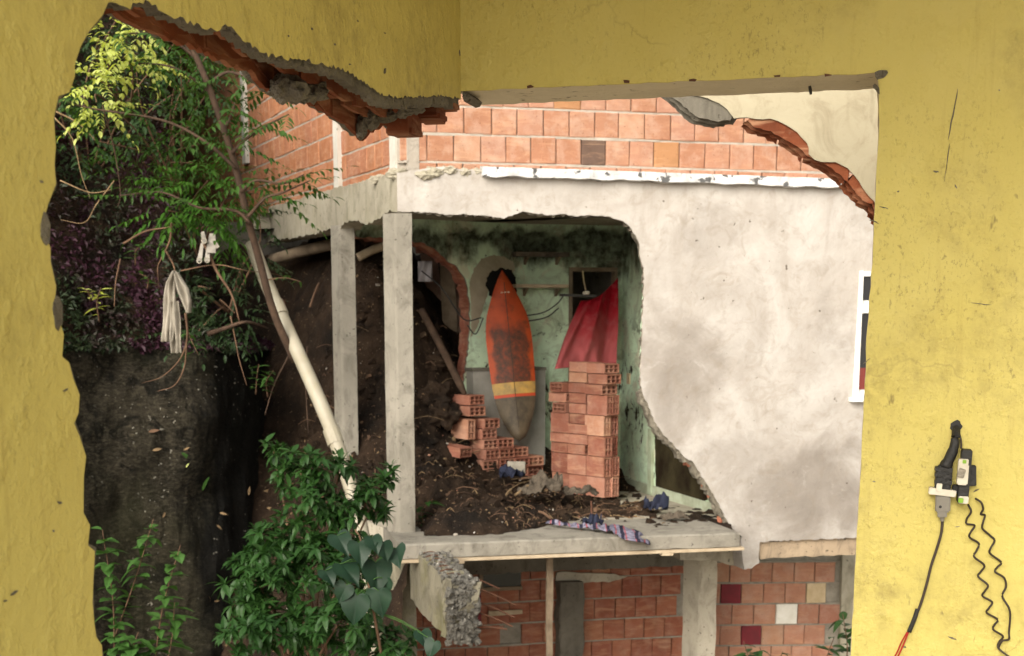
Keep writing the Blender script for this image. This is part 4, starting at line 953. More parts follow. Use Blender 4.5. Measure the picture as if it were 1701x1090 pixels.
# ================================================================== hollow bricks in two stacks
def hollow_mesh(mat, L=.235, B=.175, C=.085, nb=3, ncz=2):
    mb = MB(); web = .008; dep = .225; x = L/2
    ys = [-B/2]; cw = (B-web*1.5*2-web*(nb-1))/nb
    y = -B/2+web*1.5
    for i in range(nb): ys += [y, y+cw]; y += cw+web
    ys.append(B/2)
    zs = [-C/2]; ch = (C-web*1.5*2-web*(ncz-1))/ncz; z = -C/2+web*1.5
    for i in range(ncz): zs += [z, z+ch]; z += ch+web
    zs.append(C/2)
    for i in range(len(ys)-1):
        for j in range(len(zs)-1):
            a, b, c, d = (x, ys[i], zs[j]), (x, ys[i+1], zs[j]), (x, ys[i+1], zs[j+1]), (x, ys[i], zs[j+1])
            if i % 2 and j % 2:
                a2, b2, c2, d2 = [(x-dep, p[1], p[2]) for p in (a, b, c, d)]
                mb.add([a, b, c, d, a2, b2, c2, d2], [(0, 4, 5, 1), (1, 5, 6, 2), (2, 6, 7, 3), (3, 7, 4, 0), (4, 7, 6, 5)])
            else: mb.add([a, b, c, d], [(0, 1, 2, 3)])
    h = B/2; k = C/2
    q = [(-x, -h, -k), (x, -h, -k), (x, h, -k), (-x, h, -k), (-x, -h, k), (x, -h, k), (x, h, k), (-x, h, k)]
    mb.add(q, [(3, 2, 1, 0), (4, 5, 6, 7), (0, 1, 5, 4), (2, 3, 7, 6), (3, 0, 4, 7)])
    return mesh('hollow_brick', mb.v, mb.f, mat)
HM = hollow_mesh(B_ST); HPALE = hollow_mesh(mat_brick('pale_new_terracotta', [(0, (.42, .22, .14)), (1, (.40, .19, .12))], .2, True, .3))
YAW = math.radians(-50); e1 = Vector((-math.cos(YAW), -math.sin(YAW), 0)); e2 = Vector((-math.sin(YAW), math.cos(YAW), 0))
rs = random.Random(19)
def hbrick(pos, label, standing=False, yaw=YAW, group='hollow bricks of the two stacks', tilt=0, me=None):
    o = bpy.data.objects.new('hollow_brick', me or (HPALE if rs.random() < .10 else HM))
    rot = Matrix.Rotation(yaw+rs.uniform(-.08, .08), 4, 'Z') @ Matrix.Rotation(tilt, 4, 'Y')
    if standing: rot = rot @ Matrix.Rotation(math.pi/2, 4, 'X')
    o.location = pos+e1*rs.uniform(-.025, .025)+e2*rs.uniform(-.016, .016); o.rotation_euler = rot.to_euler(); link(o)
    return tag(o, label, 'brick', group)
ORD = ['lowest', 'second lowest', 'third lowest', 'fourth lowest', 'fifth lowest', 'sixth lowest', 'seventh lowest', 'eighth lowest', 'ninth lowest', 'tenth lowest', 'eleventh lowest']
K1 = P(1003, 826, 12.5); zb = K1.z-.01; K1.z = 0
def column(origin, dirs, base, seq, colname, pair=False):
    z = base; n = 0
    for s in seq:
        h = .181 if s in 'SD' else .0915
        if s == 'D':
            for kk, nm in ((-.046, 'left'), (.046, 'right')):
                hbrick(origin+e2*kk+Vector((0, 0, z+h/2)), f'{nm} upright brick of the {ORD[n]} pair, {colname}', True)
        elif s == 'S': hbrick(origin-e2*.046+Vector((0, 0, z+h/2)), f'{ORD[n]} brick, standing upright, {colname}', True)
        elif s == 'R': hbrick(origin-e2*.0+Vector((0, 0, z+h/2)), f'{ORD[n]} brick, its holes turned left, {colname}', False, YAW-math.pi/2)
        else: hbrick(origin+Vector((0, 0, z+h/2)), f'{ORD[n]} flat brick {colname}')
        z += h; n += 1
    return z
column(K1+e1*.121+e2*.0925, None, zb, 'DDDDDLLL', 'in right column of tall stack')
column(K1+e1*.364+e2*.0925, None, zb, 'SSLLLLLLLLL', 'in middle column of tall stack')
column(K1+e1*.607+e2*.0925, None, zb, 'SSLLSRLRR'[:8], 'in left column of tall stack')
K2 = P(802, 786, 12.6); K2.z = 0; b2 = ZS+.0
for c_, (cnt, nm) in enumerate([(8, 'in tallest, nearest column of the low stack'), (6, 'in second column of the low stack'), (5, 'in third column of the low stack'), (4, 'in rightmost, lowest column of the low stack')]):
    top = column(K2+e2*(.0925+.186*c_)+e1*.121, None, b2, 'L'*cnt, nm)
hbrick(P(778, 664, 12.75), 'upper of two flat bricks lying atop the low stack, left end'); hbrick(P(776, 682, 12.72), 'lower of two flat bricks lying atop the low stack, left end')
hbrick(P(768, 712, 12.62), 'upright brick tilted against the left side of the low stack', True, YAW+.1, tilt=.03)
hbrick(P(752, 748, 12.5), 'half buried brick left of the low stack, holes showing', False, YAW+.35, tilt=.12)
mb = MB(); mb.box(P(858, 778, 12.45), (.155, .07, .115), Matrix.Rotation(-.1, 3, 'Z') @ Matrix.Rotation(-.2, 3, 'X')); o = mb.build('concrete_block', [MORT]); tag(o, 'small grey concrete block leaning on the low brick stack', 'block')
# ================================================================== surfboard
WT = [(0, .0), (.02, 20), (.066, 36), (.137, 53), (.17, 60), (.24, 68), (.31, 73), (.454, 77), (.6, 78), (.67, 75), (.74, 68), (.81, 53), (.885, 36), (.95, 18), (.985, 6), (1, 0.5)]
tailp, nose = P(863, 733, 12.92), P(834, 449, 13.18)
ly = nose-tailp; LB_ = ly.length; ly.normalize(); lx = Vector((1, .15, 0)); lz = lx.cross(ly).normalized(); lx = ly.cross(lz).normalized()
if lz.y > 0: lz = -lz; lx = ly.cross(lz).normalized()
V = []; nx = 11; nt = 44
for i in range(nt+1):
    t = i/nt; hw = float(np.interp(t, [a for a, b in WT], [b for a, b in WT]))/184/2; rk = .10*(2*t-.9)**2*.35
    for j in range(nx):
        a = 2*j/(nx-1)-1; zz = .028*(1-abs(a))**.8+.016*math.sqrt(max(0, 1-a*a))-rk*.0
        V.append((a*hw, t*LB_, zz*min(1, hw/.08)))
    for j in range(nx):
        a = 2*j/(nx-1)-1; V.append((a*hw, t*LB_, -.03*math.sqrt(max(0, 1-a*a))*min(1, hw/.08)))
fs = []
for i in range(nt):
    for side_ in (0, 1):
        for j in range(nx-1):
            a = i*2*nx+side_*nx+j; b = a+2*nx; fs.append((a, a+1, b+1, b) if side_ == 0 else (a+1, a, b, b+1))
sb = thing('surfboard', 'worn orange surfboard with yellow band leaning upright against the green wall', 'surfboard', tailp)
rotm = Matrix((lx, ly, lz)).transposed().to_4x4(); rotm.translation = tailp
o = bpy.data.objects.new('board', mesh('board', V, fs, BOARD, smooth=True)); o.location = tailp; o.rotation_euler = rotm.to_euler(); link(o, sb)
mb = MB(); mb.tube([rotm @ Vector((0, .12+k*.12, .043)) for k in range(12)], .0035, 5); mb.build('stringer', [BROWNW], sb)
for dx in (-.03, 0, .03):
    mb = MB(); mb.box(rotm @ Vector((dx, LB_*.865, .044)), (.018, .008, .018), rotm.to_3x3()); mb.build('fin_plug', [SOFF], sb)
# wall behind the board: tiled counter, painted hole, shelves
mb = MB()
ca, cb_ = P(786, 612, 13.05), P(906, 612, 13.35); dv = (cb_-ca); dv.z = 0; nv = Vector((dv.y, -dv.x, 0)).normalized()*-1
zt_ = ca.z; ring = [Vector((ca.x, ca.y, 0)), Vector((cb_.x, cb_.y, 0)), Vector((cb_.x, cb_.y, 0))+nv*.3, Vector((ca.x, ca.y, 0))+nv*.3]
ct = thing('tiled_counter', 'low grey tiled counter behind the orange surfboard', 'counter', Vector((ca.x, ca.y, ZS)))
mb.prism([p+Vector((0, 0, ZS)) for p in ring], [p+Vector((0, 0, zt_-.03)) for p in ring]); mb.build('counter_body', [TILE], ct)
mb = MB(); cen = sum(ring, Vector())/4; rg2 = [cen+(p-cen)*1.03 for p in ring]; mb.prism([p+Vector((0, 0, zt_-.029)) for p in rg2], [p+Vector((0, 0, zt_)) for p in rg2]); mb.build('counter_top', [CONCD], ct)
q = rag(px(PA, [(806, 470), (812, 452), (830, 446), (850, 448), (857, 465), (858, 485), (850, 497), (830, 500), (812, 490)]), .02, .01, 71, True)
sheet(q, PA, .006, .001, mats=(0, 0, 0)).build('painted_wall_hole', [DARK], house)  # flat black sheet painting the hole's dark; the wall behind is whole
for nm, (u0, v0, u1, v1), lab in [('wall_shelf', (853, 423, 942, 423), 'upper dirty wooden shelf in the green corner above the surfboard'), ('wall_shelf', (852, 475, 940, 476), 'lower thin wooden shelf beside the surfboard tip')]:
    a, b = PB.px(u0, v0, .10), PB.px(u1, v1, .10); c = (a+b)/2
    sh = thing(nm, lab, 'shelf', c); mb = MB(); th = .04 if v0 < 450 else .03
    mb.box(c, ((b-a).length, .18, th), Matrix.Rotation(math.atan2(PB.d.y, PB.d.x), 3, 'Z')); mb.build('shelf_board', [simple('mouldy_board', (.16, .13, .10), (.05, .042, .034), 18, .9, .006, 40)] if v0 < 450 else [WOODL], sh)
    for f in (.25, .85):
        p = a.lerp(b, f); mb = MB(); n3 = Vector((PB.n.x, PB.n.y, 0)); d3 = Vector((PB.d.x, PB.d.y, 0))*.012
        t0, t1, t2 = p-n3*.09+Vector((0, 0, -.02)), p+n3*.05+Vector((0, 0, -.02)), p-n3*.09+Vector((0, 0, -.09)); mb.prism([t0-d3, t1-d3, t2-d3], [t0+d3, t1+d3, t2+d3]); mb.build('bracket', [WOOD], sh)
# red curtain
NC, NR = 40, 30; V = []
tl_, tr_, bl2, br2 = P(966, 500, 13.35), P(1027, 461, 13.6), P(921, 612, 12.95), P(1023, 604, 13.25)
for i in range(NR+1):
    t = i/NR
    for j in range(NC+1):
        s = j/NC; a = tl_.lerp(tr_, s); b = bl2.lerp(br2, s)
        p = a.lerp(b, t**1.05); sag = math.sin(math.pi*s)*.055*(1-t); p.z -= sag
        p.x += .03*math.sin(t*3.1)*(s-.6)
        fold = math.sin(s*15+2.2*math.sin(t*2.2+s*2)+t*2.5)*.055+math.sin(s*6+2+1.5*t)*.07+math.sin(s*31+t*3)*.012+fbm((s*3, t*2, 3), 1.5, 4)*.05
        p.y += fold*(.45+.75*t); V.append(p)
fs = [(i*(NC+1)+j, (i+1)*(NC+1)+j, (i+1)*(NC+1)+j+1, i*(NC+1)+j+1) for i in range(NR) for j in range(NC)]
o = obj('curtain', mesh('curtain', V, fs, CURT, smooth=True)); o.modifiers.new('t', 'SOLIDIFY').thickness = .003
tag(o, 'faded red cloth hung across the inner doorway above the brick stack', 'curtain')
mb = MB(); mb.box(P(960, 491, 13.25), (.34, .012, .022), Matrix.Rotation(.1, 3, 'Z') @ Matrix.Rotation(.03, 3, 'Y')); tag(mb.build('rod', [STEEL]), 'thin black metal bar in front of the red curtain', 'rod')
mb = MB(); mb.tube([P(968, 450, 13.5), P(970, 468, 13.5), P(973, 482, 13.45)], .007, 6); lamp = thing('hanging_fixture', 'small white light fixture hanging by a cord in the inner doorway', 'lamp', P(974, 487, 13.4)); mb.build('cord', [CREAMP], lamp)
o = lump('bulb', P(974, 487, 13.4), .03, WHITEPL, lamp, sub=2, amp=.15, squash=(1.2, .8, .8))
for i, pl_ in enumerate([[(776, 540), (790, 555), (803, 528)], [(858, 526), (900, 520), (925, 505), (938, 488)], [(858, 536), (905, 528), (928, 512)], [(700, 450), (735, 480), (770, 530), (800, 528)]]):
    lab = ['thin cable curling from the broken opening to the surfboard', 'upper thin cable swagged along the green wall', 'lower thin cable swagged along the green wall', 'sagging cable across the broken wall opening'][i]
    stick('cable', [P(u, v, 13.15 if i in (1, 2) else 12.85) for u, v in pl_], .006, BLACK, lab, 'cable', 'cables on the green walls')
# planks and cloth behind the broken opening
PLK = simple('weathered_reddish_board', (.30, .20, .155), (.15, .085, .06), 6, .9, .01, 40)
for i, (u0, v0, u1, v1, Y, wd, mt) in enumerate([(712, 420, 735, 640, 13.9, .16, PLK), (742, 425, 752, 640, 13.7, .14, WOOD), (766, 430, 768, 640, 13.75, .12, PLK), (690, 412, 790, 404, 13.65, .1, B_LOW)]):
    p, q_ = P(u0, v0, Y), P(u1, v1, Y+.05); mb = MB(); d = (q_-p).normalized(); sd_ = d.cross(Vector((0, 1, 0))).normalized()
    mb.prism([p-sd_*wd/2, p+sd_*wd/2, p+sd_*wd/2+Vector((0, .03, 0)), p-sd_*wd/2+Vector((0, .03, 0))], [q_-sd_*wd/2, q_+sd_*wd/2, q_+sd_*wd/2+Vector((0, .03, 0)), q_-sd_*wd/2+Vector((0, .03, 0))])
    tag(mb.build('plank', [mt]), ['leftmost reddish plank standing behind the broken wall opening', 'grey brown plank in the middle behind the broken wall opening', 'rightmost reddish plank behind the broken wall opening', 'dark red lintel board across the broken wall opening'][i], 'plank', 'planks behind the opening')
V = []
for i in range(9):
    for j in range(9): V.append(P(694+24*i/8, 434+34*j/8, 13.45)+Vector((0, .02*math.sin(i*1.3+j*.4), 0)))
o = obj('white_cloth', mesh('white_cloth', V, [(i*9+j, (i+1)*9+j, (i+1)*9+j+1, i*9+j+1) for i in range(8) for j in range(8)], simple('grey_white_cloth', (.45, .43, .46), (.33, .31, .33), 8, .9), smooth=True)); o.modifiers.new('t', 'SOLIDIFY').thickness = .004
tag(o, 'small pale cloth hanging in the dark opening beside the front post', 'cloth')
for i, (a, b, r_, m_) in enumerate([((452, 432, 14.2), (562, 404, 13.6), .055, WOOD), ((480, 420, 14.6), (640, 398, 13.6), .05, BARK), ((594, 428, 13.1), (640, 408, 13.2), .04, WOODL)]):
    stick('log', [P(*a), P(*a).lerp(P(*b), .5)+Vector((0, 0, .01)), P(*b)], r_, m_, ['grey log lying under the left ring beam', 'dark log behind the grey one under the ring beam', 'short pale timber poking out between the posts'][i], 'log', 'timbers under the beam')
# ================================================================== rags and bits on the slab
def cloth_strip(name, path, widths, mat, label, cat, seed, hgt=.03, nacross=12):
    pts_ = smooth_pts(path, 8); V = []; n = len(pts_)
    for i, p in enumerate(pts_):
        t = (pts_[min(i+1, n-1)]-pts_[max(i-1, 0)]).normalized(); s_ = t.cross(Vector((0, 0, 1))).normalized(); wd = float(np.interp(i/(n-1), np.linspace(0, 1, len(widths)), widths))
        for j in range(nacross):
            a = 2*j/(nacross-1)-1; q_ = p+s_*(a*wd*.5)
            q_.z += hgt*(.25+abs(fbm((i*.16, a*1.4, seed), 1.2, 4))*1.4)*(1-.5*a*a)
            V.append(q_)
    fs_ = [(i*nacross+j, (i+1)*nacross+j, (i+1)*nacross+j+1, i*nacross+j+1) for i in range(n-1) for j in range(nacross-1)]
    o = bpy.data.objects.new(name, mesh(name, [v-pts_[0] for v in V], fs_, mat, smooth=True)); o.location = pts_[0]; link(o)
    o.modifiers.new('t', 'SOLIDIFY').thickness = .004; return tag(o, label, cat)
zz = ZS+.012
def on_slab(u, v):
    return P(u, v, (CAMZ-zz)/((CAMZ-P(u, v, 1).z)))
edge = on_slab(1035, 886)
cloth_strip('plaid_shirt', [on_slab(908, 872), on_slab(940, 876), on_slab(975, 879), on_slab(1005, 882), on_slab(1035, 885), PS.W(PS.sz(1052, 896)[0], ZS-.02, .03), PS.W(PS.sz(1076, 904)[0], ZS-.075, .035)], [.03, .05, .08, .15, .22, .20, .05], PLAID,
            'grey plaid shirt with red stripes trailing over the slab edge', 'shirt', 4, .045)
rag_heap('dark_scrap', on_slab(985, 874), (.07, .02, 0), (0, .06, 0), NAVY, 'dark crumpled scrap behind the plaid shirt on the slab', 'scrap', 21, .09)
stick('upright_rod', [on_slab(982, 868), on_slab(982, 868)+Vector((.002, 0, .08)), on_slab(982, 868)+Vector((-.002, 0, .17))], .007, RUST, 'thin rusty rod standing upright on the slab', 'rod')
rag_heap('dark_scrap', P(1090, 848, 11.7), (.09, .02, 0), (0, .06, 0), NAVY, 'dark cloth scrap on the soil by the green side wall', 'scrap', 23, .10)
rag_heap('dark_scrap', P(1120, 862, 11.35), (.10, .02, 0), (0, .05, 0), CLOTHG, 'flat brown scrap on the slab under the mouldy panel', 'scrap', 25, .05)
for i, (u, v, r_) in enumerate([(773, 882, .032), (745, 880, .022), (726, 876, .02), (790, 886, .014), (757, 888, .014)]):
    tag(lump('stone', on_slab(u, v), r_, [MORTL, CREAMP, MORTL, WHITEP, MORTL][i], seed=i, amp=.5, sub=2, squash=(1.2, 1, .8)), ['pale angular stone, biggest of those by the slab edge', 'cream stone left of the biggest slab edge stone', 'pale stone nearest the front concrete post', 'small white stone right of the biggest slab edge stone', 'small stone on the very edge of the slab'][i], 'stone', 'stones on the slab')
# ================================================================== pipe, hanging rags
pp = thing('drain_pipe', 'long dirty white drain pipe slanting down past the concrete posts', 'pipe', P(625, 1060, 9.6))
pts_ = [P(418, 405, 10.8), P(436, 452, 10.7), P(458, 505, 10.6), P(500, 597, 10.35), P(545, 700, 10.1), P(575, 785, 9.95), P(598, 870, 9.8), P(612, 960, 9.7), P(630, 1110, 9.6)]
mb = MB(); mb.tube(smooth_pts(pts_, 6), .052, 14); mb.build('pipe_run', [PVC], pp, smooth=True)
for (i, f) in ((2, .1), (4, .3)):
    a = pts_[i].lerp(pts_[i+1], f); d = (pts_[i+1]-pts_[i]).normalized(); mb = MB(); mb.tube([a-d*.06, a+d*.06], .060, 14); mb.build('pipe_collar', [PVC], pp, smooth=False)
mb = MB(); c = P(460, 508, 10.6); d = (pts_[3]-pts_[2]).normalized()
mb.tube([c+Vector((math.cos(a), 0, math.sin(a)))*.058+Vector((0, .058*math.sin(a*1), 0)) for a in [i*math.pi/6 for i in range(13)]], .006, 5); mb.build('tie_wire', [RUST], pp)
CL = [((288, 455), (277, 500, 20), (276, 560, 14), (279, 586, 12)), ((292, 455), (300, 500, 26), (310, 520, 10))]
hc = thing('hanging_garment', 'off white garment hanging from a twig on the hillside', 'garment', P(289, 520, 9.9))
def drape(path, name, seed):
    V = []; n = len(path); nj = 10
    pts2 = []
    for i in range(40):
        f = i/39*(n-1); a = min(int(f), n-2); g_ = f-a; p0, p1 = path[a], path[a+1]
        u = p0[0]+(p1[0]-p0[0])*g_; v = p0[1]+(p1[1]-p0[1])*g_; wd = p0[2]+(p1[2]-p0[2])*g_
        for j in range(nj):
            b = j/(nj-1)-.5; q_ = P(u+b*wd, v, 9.9); q_.y += .022*math.sin(b*13+seed)+.012*math.sin(v*.08+b*6); V.append(q_)
    o = obj(name, mesh(name, V, [(i*nj+j, (i+1)*nj+j, (i+1)*nj+j+1, i*nj+j+1) for i in range(39) for j in range(nj-1)], CLOTH, smooth=True), hc); o.modifiers.new('t', 'SOLIDIFY').thickness = .006
drape([(290, 450, 6), (284, 470, 14), (283, 500, 20), (281, 545, 20), (279, 568, 19)], 'left_sleeve', 0); drape([(291, 452, 8), (302, 480, 22), (309, 500, 18), (312, 520, 9)], 'right_sleeve', 1.5); drape([(289, 500, 14), (290, 550, 18), (292, 587, 17)], 'cloth_tail', 3)
kn = thing('hanging_bracket', 'two broken grey white metal fittings caught on a branch', 'fitting', P(345, 410, 10.2))
for (a, b, wd) in [((336, 385), (340, 404), 9), ((353, 388), (350, 420), 16), ((336, 404), (331, 434), 8), ((346, 404), (344, 434), 8), ((348, 418), (362, 406), 9)]:
    p, q_ = P(*a, 10.2), P(*b, 10.15); mb = MB(); d = (q_-p).normalized(); s_ = d.cross(Vector((0, 1, 0))).normalized()*(wd*.5*10.2/2400); dp = Vector((0, .012, 0))
    mb.prism([p-s_*.6, p+s_*.6, p+s_*.6+dp, p-s_*.6+dp], [q_-s_, q_+s_, q_+s_+dp, q_-s_+dp]); mb.build('plate', [simple('chalky_metal', (.34, .31, .27), (.12, .11, .095), 14, .6)], kn)
for (u, v) in ((339, 400), (331, 433), (344, 432)):
    mb = MB(); c = P(u, v, 10.13); mb.tube([c+Vector((math.cos(a)*.017, 0, math.sin(a)*.017)) for a in [i*math.pi/5 for i in range(11)]], .005, 5); mb.build('ring', [CLOTH], kn)
# ================================================================== vegetation
def leaf_pts(L, W, droop=.25, fold=.25):
    """lanceolate leaf along +x"""
    v = [(0, 0, 0)]; ts = (.22, .5, .78); ws = (.75, 1.0, .62)
    for t, w_ in zip(ts, ws):
        z = -droop*L*t*t; v += [(t*L, -w_*W/2, z+fold*w_*W/2), (t*L, 0, z), (t*L, w_*W/2, z+fold*w_*W/2)]
    v.append((L, 0, -droop*L)); f = [(0, 1, 2), (0, 2, 3)]
    for k in (0, 1):
        a = 1+3*k; f += [(a, a+3, a+4, a+1), (a+1, a+4, a+5, a+2)]
    f += [(7, 10, 8), (8, 10, 9)]
    return v, f
def basis(d, up=Vector((0, 0, 1)), roll=0.0):
    x = d.normalized(); y = up.cross(x)
    if y.length < 1e-3: y = Vector((0, 1, 0)).cross(x)
    y.normalize(); z = x.cross(y); m = Matrix((x, y, z)).transposed()
    return m @ Matrix.Rotation(roll, 3, 'X')
class Leaves:
    def __init__(self): self.v = []; self.f = []
    def add(self, p, d, L, W, droop=.25, fold=.25, roll=0, simple_=False):
        m = basis(d, roll=roll); k = len(self.v)
        if simple_: v, f = [(0, 0, 0), (.5*L, -W/2, .12*W), (L, 0, -droop*L), (.5*L, W/2, .12*W)], [(0, 1, 2), (0, 2, 3)]
        else: v, f = leaf_pts(L, W, droop, fold)
        self.v += [p+m @ Vector(q) for q in v]; self.f += [tuple(i+k for i in t) for t in f]
    def build(self, name, mat, parent=None):
        return obj(name, mesh(name, self.v, self.f, mat), parent)
rv = random.Random(99)
def rdir(zmin=-1, zmax=1):
    z = rv.uniform(zmin, zmax); a = rv.uniform(0, 6.283); r_ = math.sqrt(max(0, 1-z*z)); return Vector((r_*math.cos(a), r_*math.sin(a), z))
# --- ground cover of small dark leaves on the slope
lc = Leaves()
hv = HV
for n_l in range(26000):
    i = rv.randrange(34, na-24); j = rv.randrange(40, 76)
    if j < 46 and rv.random() < .55: continue
    p = hv[i*90+j].lerp(hv[(i+1)*90+j+1], rv.random()).lerp(hv[(i+1)*90+j], rv.random()*.5)
    d = (Vector((.35, -.7, .3))+rdir()*.9).normalized(); p = p+Vector((.4, -.8, .3))*rv.uniform(-.02, .16)
    L = rv.uniform(.035, .075); lc.add(p, d, L, L*rv.uniform(.45, .6), .3, .25, rv.uniform(-.8, .8), True)
o = lc.build('ground_cover', L_COVER); tag(o, 'dense small dark green and purple leaves covering the hillside above the rock', 'ground cover', kind='stuff')
def stem_tube(parent, pts_, r0, r1, mat, name='stem', n=7):
    q = smooth_pts(pts_, 5); mb = MB(); k = len(q); mb.tube(q, [r0+(r1-r0)*i/(k-1) for i in range(k)], n); return mb.build(name, [mat], parent, smooth=True)
# --- slender leaning tree beside the pipe
tr = thing('slender_tree', 'slender brown leaning tree trunk crossing the white pipe', 'tree', P(478, 575, 10.3))
tp = [P(490, 600, 10.45), P(455, 520, 10.3), P(430, 430, 10.2), P(412, 365, 10.1), (P(392, 280, 10.0)), P(372, 215, 9.95), P(345, 140, 9.9), P(322, 85, 9.9), P(300, 30, 9.9), P(285, -40, 9.9)]
stem_tube(tr, tp, .029, .017, BARK, 'trunk', 10)
lt = Leaves()
def frond(buf, a, b, nl, L, W, droop=.3, spread=.9):
    a, b = Vector(a), Vector(b); d = (b-a).normalized(); up = Vector((0, 0, 1)); s_ = d.cross(up).normalized()
    for i in range(nl):
        t = (i+.5)/nl; p = a.lerp(b, t)+Vector((0, 0, -.08*t*t*(b-a).length))
        for sg in (-1, 1):
            dd = (d*.55+s_*sg*spread+Vector((0, 0, rv.uniform(-.55, .1)))).normalized(); k = math.sin(math.pi*(.15+.8*t))
            buf.add(p, dd, L*k*rv.uniform(.8, 1.15), W*k, droop, .2, rv.uniform(-.4, .4))
    buf.add(b+Vector((0, 0, -.08*(b-a).length)), d, L, W, droop)
def branch(parent, buf, pts_, r, nf, flen, L, W, mat=BARK, droopz=-.25, nl=7, bias=None):
    q = smooth_pts(pts_, 5); k = len(q); mb = MB(); mb.tube(q, [r+(r*.3-r)*i/(k-1) for i in range(k)], 6); mb.build('branch', [mat], parent, smooth=True)
    for i in range(nf):
        t = .25+.75*i/max(1, nf-1); p = q[min(k-1, int(t*(k-1)))]
        d = (rdir(-.4, .5)+(bias or Vector((0, -.4, 0)))); d.z += droopz; d.normalize(); frond(buf, p, p+d*flen*rv.uniform(.7, 1.2), nl, L, W)
for pl_ in [[(385, 255), (410, 230), (450, 205), (480, 190)], [(400, 320), (425, 300), (470, 305), (505, 290)], [(372, 215), (385, 190), (390, 170)], [(345, 140), (380, 120), (420, 135), (455, 150)], [(412, 360), (440, 330), (470, 320), (515, 300)],
            [(392, 280), (340, 235), (270, 200), (150, 180), (100, 165)], [(415, 370), (390, 350), (330, 345), (270, 320), (200, 325)], [(355, 165), (320, 130), (280, 110), (230, 105)], [(330, 100), (290, 70), (240, 55), (190, 60)]]:
    branch(tr, lt, [P(u, v, 9.95-.02*i) for i, (u, v) in enumerate(pl_)], .013, 7, .30, .075, .026)
o = lt.build('foliage', L_TREE, tr); o['kind'] = 'stuff'
# --- shrubs on the slope
def shrub(name, label, cat, root, cells, mat, n, L, W, grp=None, bark=TWIG, fl=.28, nl=6):
    t = thing(name, label, cat, root, grp); b = Leaves()
    for (u, v, Y, ru, rz) in cells:
        c = P(u, v, Y); sc = Y/2400
        stem_tube(t, [root, (root+c)/2+Vector((rv.uniform(-.15, .15), -.1, .1)), c], .010, .004, bark, 'branch', 6)
        for i in range(n):
            d = rdir(); r_ = rv.random()**.4
            p = c+Vector((d.x*ru*sc*r_, d.y*ru*sc*r_*.8, d.z*rz*sc*r_)); dd = (d*.6+Vector((rv.uniform(-.5, .5), -.35, -.15))).normalized()
            frond(b, p, p+dd*fl*rv.uniform(.6, 1.2), nl, L, W)
    b.build('foliage', mat, t)['kind'] = 'stuff'; return t
shrub('hillside_shrub', 'bright shrub high at upper left, sunlight painted into its yellow green leaves', 'shrub', P(215, 200, 11.2), [(165, 60, 10.0, 45, 35), (205, 95, 10.1, 60, 30), (150, 130, 10.1, 30, 30), (225, 45, 10.2, 45, 25), (160, 170, 10.2, 25, 20)], L_SUN, 15, .06, .03, 'shrubs on the hillside')
shrub('hillside_shrub', 'feathery mid green shrub behind the slender tree trunk', 'shrub', P(300, 330, 11.6), [(290, 140, 10.8, 60, 50), (330, 200, 10.7, 50, 45), (260, 220, 10.9, 60, 40), (320, 270, 10.7, 55, 35), (240, 270, 10.8, 45, 25), (300, 90, 10.9, 50, 30), (345, 90, 11.2, 30, 40), (340, 160, 11.2, 30, 40), (330, 240, 11.2, 30, 40), (200, 190, 10.9, 45, 40), (165, 235, 10.7, 40, 35), (225, 110, 11.0, 50, 40)], L_TREE, 17, .065, .02, 'shrubs on the hillside')
shrub('hillside_shrub', 'leafy green shrub left of the trunk above the hanging garment', 'shrub', P(330, 430, 11.4), [(300, 310, 10.4, 40, 30), (345, 300, 10.4, 45, 35), (280, 350, 10.4, 40, 30), (330, 360, 10.4, 45, 35), (390, 300, 10.5, 30, 40), (370, 380, 10.6, 30, 30)], mat_leaf('fresh_leaf', (.035, .10, .013), (.065, .15, .02),   .4), 14, .085, .024, 'shrubs on the hillside')
shrub('hillside_shrub', 'dark small leaved shrub around the lower trunk', 'shrub', P(380, 520, 11.6), [(400, 440, 11.0, 40, 45), (350, 480, 11.0, 50, 40), (330, 550, 11.0, 40, 25), (390, 520, 11.0, 40, 30), (430, 350, 11.6, 20, 50), (420, 420, 11.8, 25, 40)], mat_leaf('dark_leaf', (.016, .034, .012), (.03, .055, .02), .2), 13, .065, .026, 'shrubs on the hillside')
shrub('hillside_shrub', 'dark shrub filling the slope top behind the bright shrub', 'shrub', P(150, 300, 12.4), [(120, 120, 11.8, 70, 60), (220, 160, 12.0, 80, 60), (300, 60, 12.4, 80, 60), (330, 130, 12.4, 40, 60), (120, 230, 11.3, 50, 40), (200, 20, 12.4, 80, 40)], mat_leaf('shade_leaf', (.018, .04, .014), (.03, .06, .02), .25), 16, .09, .04, 'shrubs on the hillside')
# small sprigs
def sprig(label, base, top, mat, n, L, W, name='sprig', cat='plant', grp=None, spread=.8, r=.006, per=3):
    t = thing(name, label, cat, base, grp); b = Leaves(); q = smooth_pts([base, base.lerp(top, .5)+Vector((rv.uniform(-.04, .04), -.03, .02)), top], 6)
    mb = MB(); mb.tube(q, [r*(1-.6*i/(len(q)-1)) for i in range(len(q))], 5); mb.build('stem', [TWIG], t, smooth=True)
    for i in range(n):
        f = .15+.85*(i+.5)/n; p = q[min(len(q)-1, int(f*(len(q)-1)))]
        a0 = rv.uniform(0, 6.28)
        for k in range(rv.randint(1, per)):
            a = a0+k*6.283/per+rv.uniform(-.7, .7); p = q[min(len(q)-1, max(0, int((f+rv.uniform(-.06, .06))*(len(q)-1))))]; d = Vector((math.cos(a)*spread, math.sin(a)*spread, rv.uniform(-.1, .6))).normalized()
            b.add(p, d, L*rv.uniform(.45, 1.25), W*rv.uniform(.7, 1.25), rv.uniform(.1, .7), .25, rv.uniform(-.3, .3))
    b.build('foliage', mat, t)['kind'] = 'stuff'; return t
SPR = 'sprigs on the hillside'
